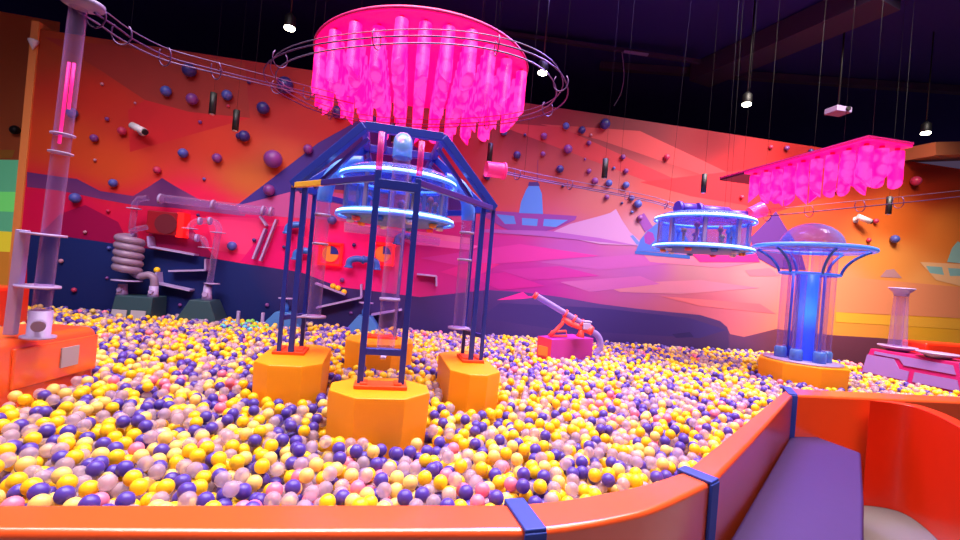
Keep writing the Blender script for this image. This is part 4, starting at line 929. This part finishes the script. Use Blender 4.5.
# ------------------------------------------------------------------ the ball pit
M['b_y'] = mat('ball_yellow', (255, 202, 30), 0.3, spec=0.4)
M['b_m'] = mat('ball_pale_yellow', (255, 214, 120), 0.3, spec=0.4, alpha=0.9)
M['b_p'] = mat('ball_purple', (84, 62, 168), 0.3, spec=0.4)
M['b_k'] = mat('ball_pink', (255, 126, 160), 0.3)
M['b_g'] = mat('ball_green', (130, 220, 90), 0.3); M['b_c'] = mat('ball_cyan', (90, 190, 230), 0.3)
def clear_ball():
    m = mat('ball_clear', (212, 180, 204), 0.12, alpha=0.45)
    return m
M['b_w'] = clear_ball()
b = MB(); b.box((1.0, 4.0, 0.40), (14, 4.2, 0.02)); 
pit = [(p.x, p.y) for p in inner]+[(c0.x+dx.x*2.2, c0.y+dx.y*2.2), (c0.x+dx.x*2.2, WY), (-7.5, WY), (-7.5, inner[0].y)]
b = MB(); b.prism(pit, 0.36, 0.435); struct(b.build('floor_pit', M['bed']))
D = 0.057; R = D/2; Zb = 0.435
def inside(x, y):
    c = False; n = len(pit)
    for i in range(n):
        x1, y1 = pit[i]; x2, y2 = pit[(i+1) % n]
        if (y1 > y) != (y2 > y) and x < (x2-x1)*(y-y1)/(y2-y1)+x1: c = not c
    return c
def near_edge(x, y):
    for i in range(len(inner)):
        p = inner[i]; q = inner[i+1] if i+1 < len(inner) else Vector((c0.x+dx.x*2.2, c0.y+dx.y*2.2, 0))
        ax, ay = q.x-p.x, q.y-p.y; L2 = ax*ax+ay*ay; t_ = max(0, min(1, ((x-p.x)*ax+(y-p.y)*ay)/L2))
        if math.hypot(x-p.x-t_*ax, y-p.y-t_*ay) < R+0.004: return True
    return y > WY-R-0.03
rnd = random.Random(5)
grid = {}; balls = []
def rest(x, y):
    z = Zb+R; gx, gy = int(math.floor(x/D)), int(math.floor(y/D))
    for i in (-1, 0, 1):
        for j in (-1, 0, 1):
            for (bx_, by_, bz_) in grid.get((gx+i, gy+j), ()):
                d2 = (bx_-x)**2+(by_-y)**2
                if d2 < D*D:
                    zz = bz_+math.sqrt(D*D-d2)
                    if zz > z: z = zz
    return z
def ok(x, y):
    if not inside(x, y) or near_edge(x, y): return False
    for ex, ey, er in EXCL:
        if (x-ex)**2+(y-ey)**2 < (er+R*0.6)**2: return False
    return True
cands = []
xmin, xmax, ymin, ymax = -7.3, 8.2, 1.0, WY
target = int((xmax-xmin)*(ymax-ymin)/(D*D*0.866)*2.0)
for _ in range(target):
    x = rnd.uniform(xmin, xmax); y = rnd.uniform(ymin, ymax)
    d_ = (Vector((x, y, BZ))-CAM).dot(FW)
    if d_ < 0.7: continue
    px, py, d_ = proj((x, y, BZ))
    if px < -170 or px > 1130 or not ok(x, y): continue
    best = None
    zl_ = rest(x, y)
    for it in range(9):
        if best is None: best = (zl_, x, y)
        a = rnd.random()*6.283; s = D*(0.25+0.5*rnd.random())
        xx, yy_ = best[1]+math.cos(a)*s*0.6, best[2]+math.sin(a)*s*0.6
        z = rest(xx, yy_)
        if z < best[0] and ok(xx, yy_): best = (z, xx, yy_)
    z, x, y = best
    if z > Zb+R+0.118: continue
    balls.append((x, y, z)); grid.setdefault((int(math.floor(x/D)), int(math.floor(y/D))), []).append((x, y, z))
def pick(x, y):
    n1 = math.sin(x*2.1+1.3*y)+math.sin(3.3*y-1.7*x+2)+math.sin(5.1*x+0.7)*0.6
    a = rnd.random()+0.05*n1
    px, py, d_ = proj((x, y, BZ))
    if 222 < px < 268 and y > 5.2 and rnd.random() < 0.35: return 'g' if rnd.random() < 0.5 else 'c'
    return 'y' if a < 0.31 else 'm' if a < 0.45 else 'w' if a < 0.755 else 'p' if a < 0.996 else 'k'
balls = [(x, y, z, pick(x, y)) for x, y, z in balls]
# what lies on top and in view, nearest first
rimpx = [(-200,503),(515,503),(600,492.5),(645,483),(684,470.5),(735,430),(787,388),(1100,404)]
def rim_y(px):
    for (a, ya), (c, yc) in zip(rimpx[:-1], rimpx[1:]):
        if a <= px <= c: return ya+(yc-ya)*(px-a)/(c-a)
    return 0
def covered(x, y, z):
    # hidden when a ball nearer to the eye sits over the line of sight
    dv = Vector((CAM.x-x, CAM.y-y, CAM.z-z)); dv.normalize(); hid = 0
    gx, gy = int(math.floor(x/D)), int(math.floor(y/D))
    for i in range(-2, 3):
        for j in range(-2, 3):
            for (bx_, by_, bz_) in grid.get((gx+i, gy+j), ()):
                w = Vector((bx_-x, by_-y, bz_-z)); s = w.dot(dv)
                if s > 0.005:
                    off = (w-dv*s).length
                    if off < R*0.95: return True
    return False
vis = []
for k, (x, y, z, c) in enumerate(balls):
    px, py, d_ = proj((x, y, z)); rp = R*FPX/d_
    if d_ < 3.2 and 2-rp*0.4 < px < 958+rp*0.4 and py < rim_y(px)-rp*0.5 and not covered(x, y, z): vis.append((d_, k))
vis.sort(); single = set(k for _, k in vis[:300])
NMAT = {'m': 'b_m', 'y': 'b_y', 'p': 'b_p', 'k': 'b_k', 'w': 'b_w', 'g': 'b_g', 'c': 'b_c'}
def ico(sub):
    bm = bmesh.new(); bmesh.ops.create_icosphere(bm, subdivisions=sub, radius=R*0.995)
    v_ = [tuple(q.co) for q in bm.verts]; f_ = [tuple(q.index for q in f.verts) for f in bm.faces]; bm.free(); return v_, f_
CNAME = {'m': ('pale yellow', 'pale creamy yellow plastic ball lying near the front padded barrier of the pit'), 'y': ('yellow', 'glossy yellow plastic ball lying near the front padded barrier of the pit'), 'p': ('purple', 'purple plastic ball lying near the front padded barrier of the pit'), 'w': ('clear', 'clear pinkish plastic ball lying near the front padded barrier of the pit'), 'k': ('pink', 'pink plastic ball, rare among the yellow and purple ones near the front barrier')}
proto = {}
iv, if_ = ico(4)
for c in 'ypwkm':
    me = bpy.data.meshes.new('pit_ball'); me.from_pydata(iv, [], if_); me.materials.append(M[NMAT[c]]); me.polygons.foreach_set('use_smooth', [True]*len(if_)); me.update()
    o = bpy.data.objects.new('pit_ball', me); tag(o, CNAME[c][1], 'ball', CNAME[c][0]+' balls in the front of the pit'); proto[c] = [o, False]
for k in sorted(single):
    x, y, z, c = balls[k]
    if c not in proto: c = 'y'
    src, used = proto[c]; o = src.copy() if used else src; proto[c][1] = True
    o.location = (x, y, z); COL.objects.link(o)
import numpy as np
lo = [np.array(a) for a in ico(2)]; hi = [np.array(a) for a in ico(3)]
VV = []; FF = []; MI = []; base_i = 0; order = 'ypkwgcm'
for k, (x, y, z, c) in enumerate(balls):
    if k in single: continue
    d_ = (Vector((x, y, z))-CAM).dot(FW); v_, f_ = hi if d_ < 3.4 else lo
    VV.append(v_+np.array((x, y, z))); FF.append(f_+base_i); base_i += len(v_); MI.append(np.full(len(f_), order.index(c), dtype=np.int32))
VV = np.concatenate(VV).astype(np.float32); FF = np.concatenate(FF).astype(np.int32); MI = np.concatenate(MI)
me = bpy.data.meshes.new('pit_balls'); me.vertices.add(len(VV)); me.vertices.foreach_set('co', VV.ravel())
me.loops.add(FF.size); me.loops.foreach_set('vertex_index', FF.ravel()); me.polygons.add(len(FF))
me.polygons.foreach_set('loop_start', np.arange(0, FF.size, 3, dtype=np.int32)); me.polygons.foreach_set('loop_total', np.full(len(FF), 3, dtype=np.int32))
for c in order: me.materials.append(M[NMAT[c]])
me.polygons.foreach_set('material_index', MI); me.polygons.foreach_set('use_smooth', np.ones(len(FF), dtype=bool)); me.update(calc_edges=True); me.validate()
o = bpy.data.objects.new('ball_mass', me); COL.objects.link(o)
tag(o, 'sea of yellow, purple and clear balls filling the pit back to the mural', 'balls', kind='stuff')
print('BALLS', len(balls), len(single), len(vis))
# balls lying on the ledges
for px, py, c, lb in ((333,286,'y','yellow ball on the ledge behind the left clear tube, upper one'), (338,288,'y','yellow ball on the ledge behind the left clear tube, middle one'), (344,292,'y','yellow ball at the lower end of the ledge behind the left tube'),
        (157,270,'y','yellow ball caught on top of the spiral pipe outlet')):
    p = wal(px, py, 0.08); b = MB(); b.ball(p, 0.036, 16); tag(b.build('pit_ball', M[NMAT[c]]), lb, 'ball')
for o in bpy.data.objects:
    if '_o' in o: del o['_o']
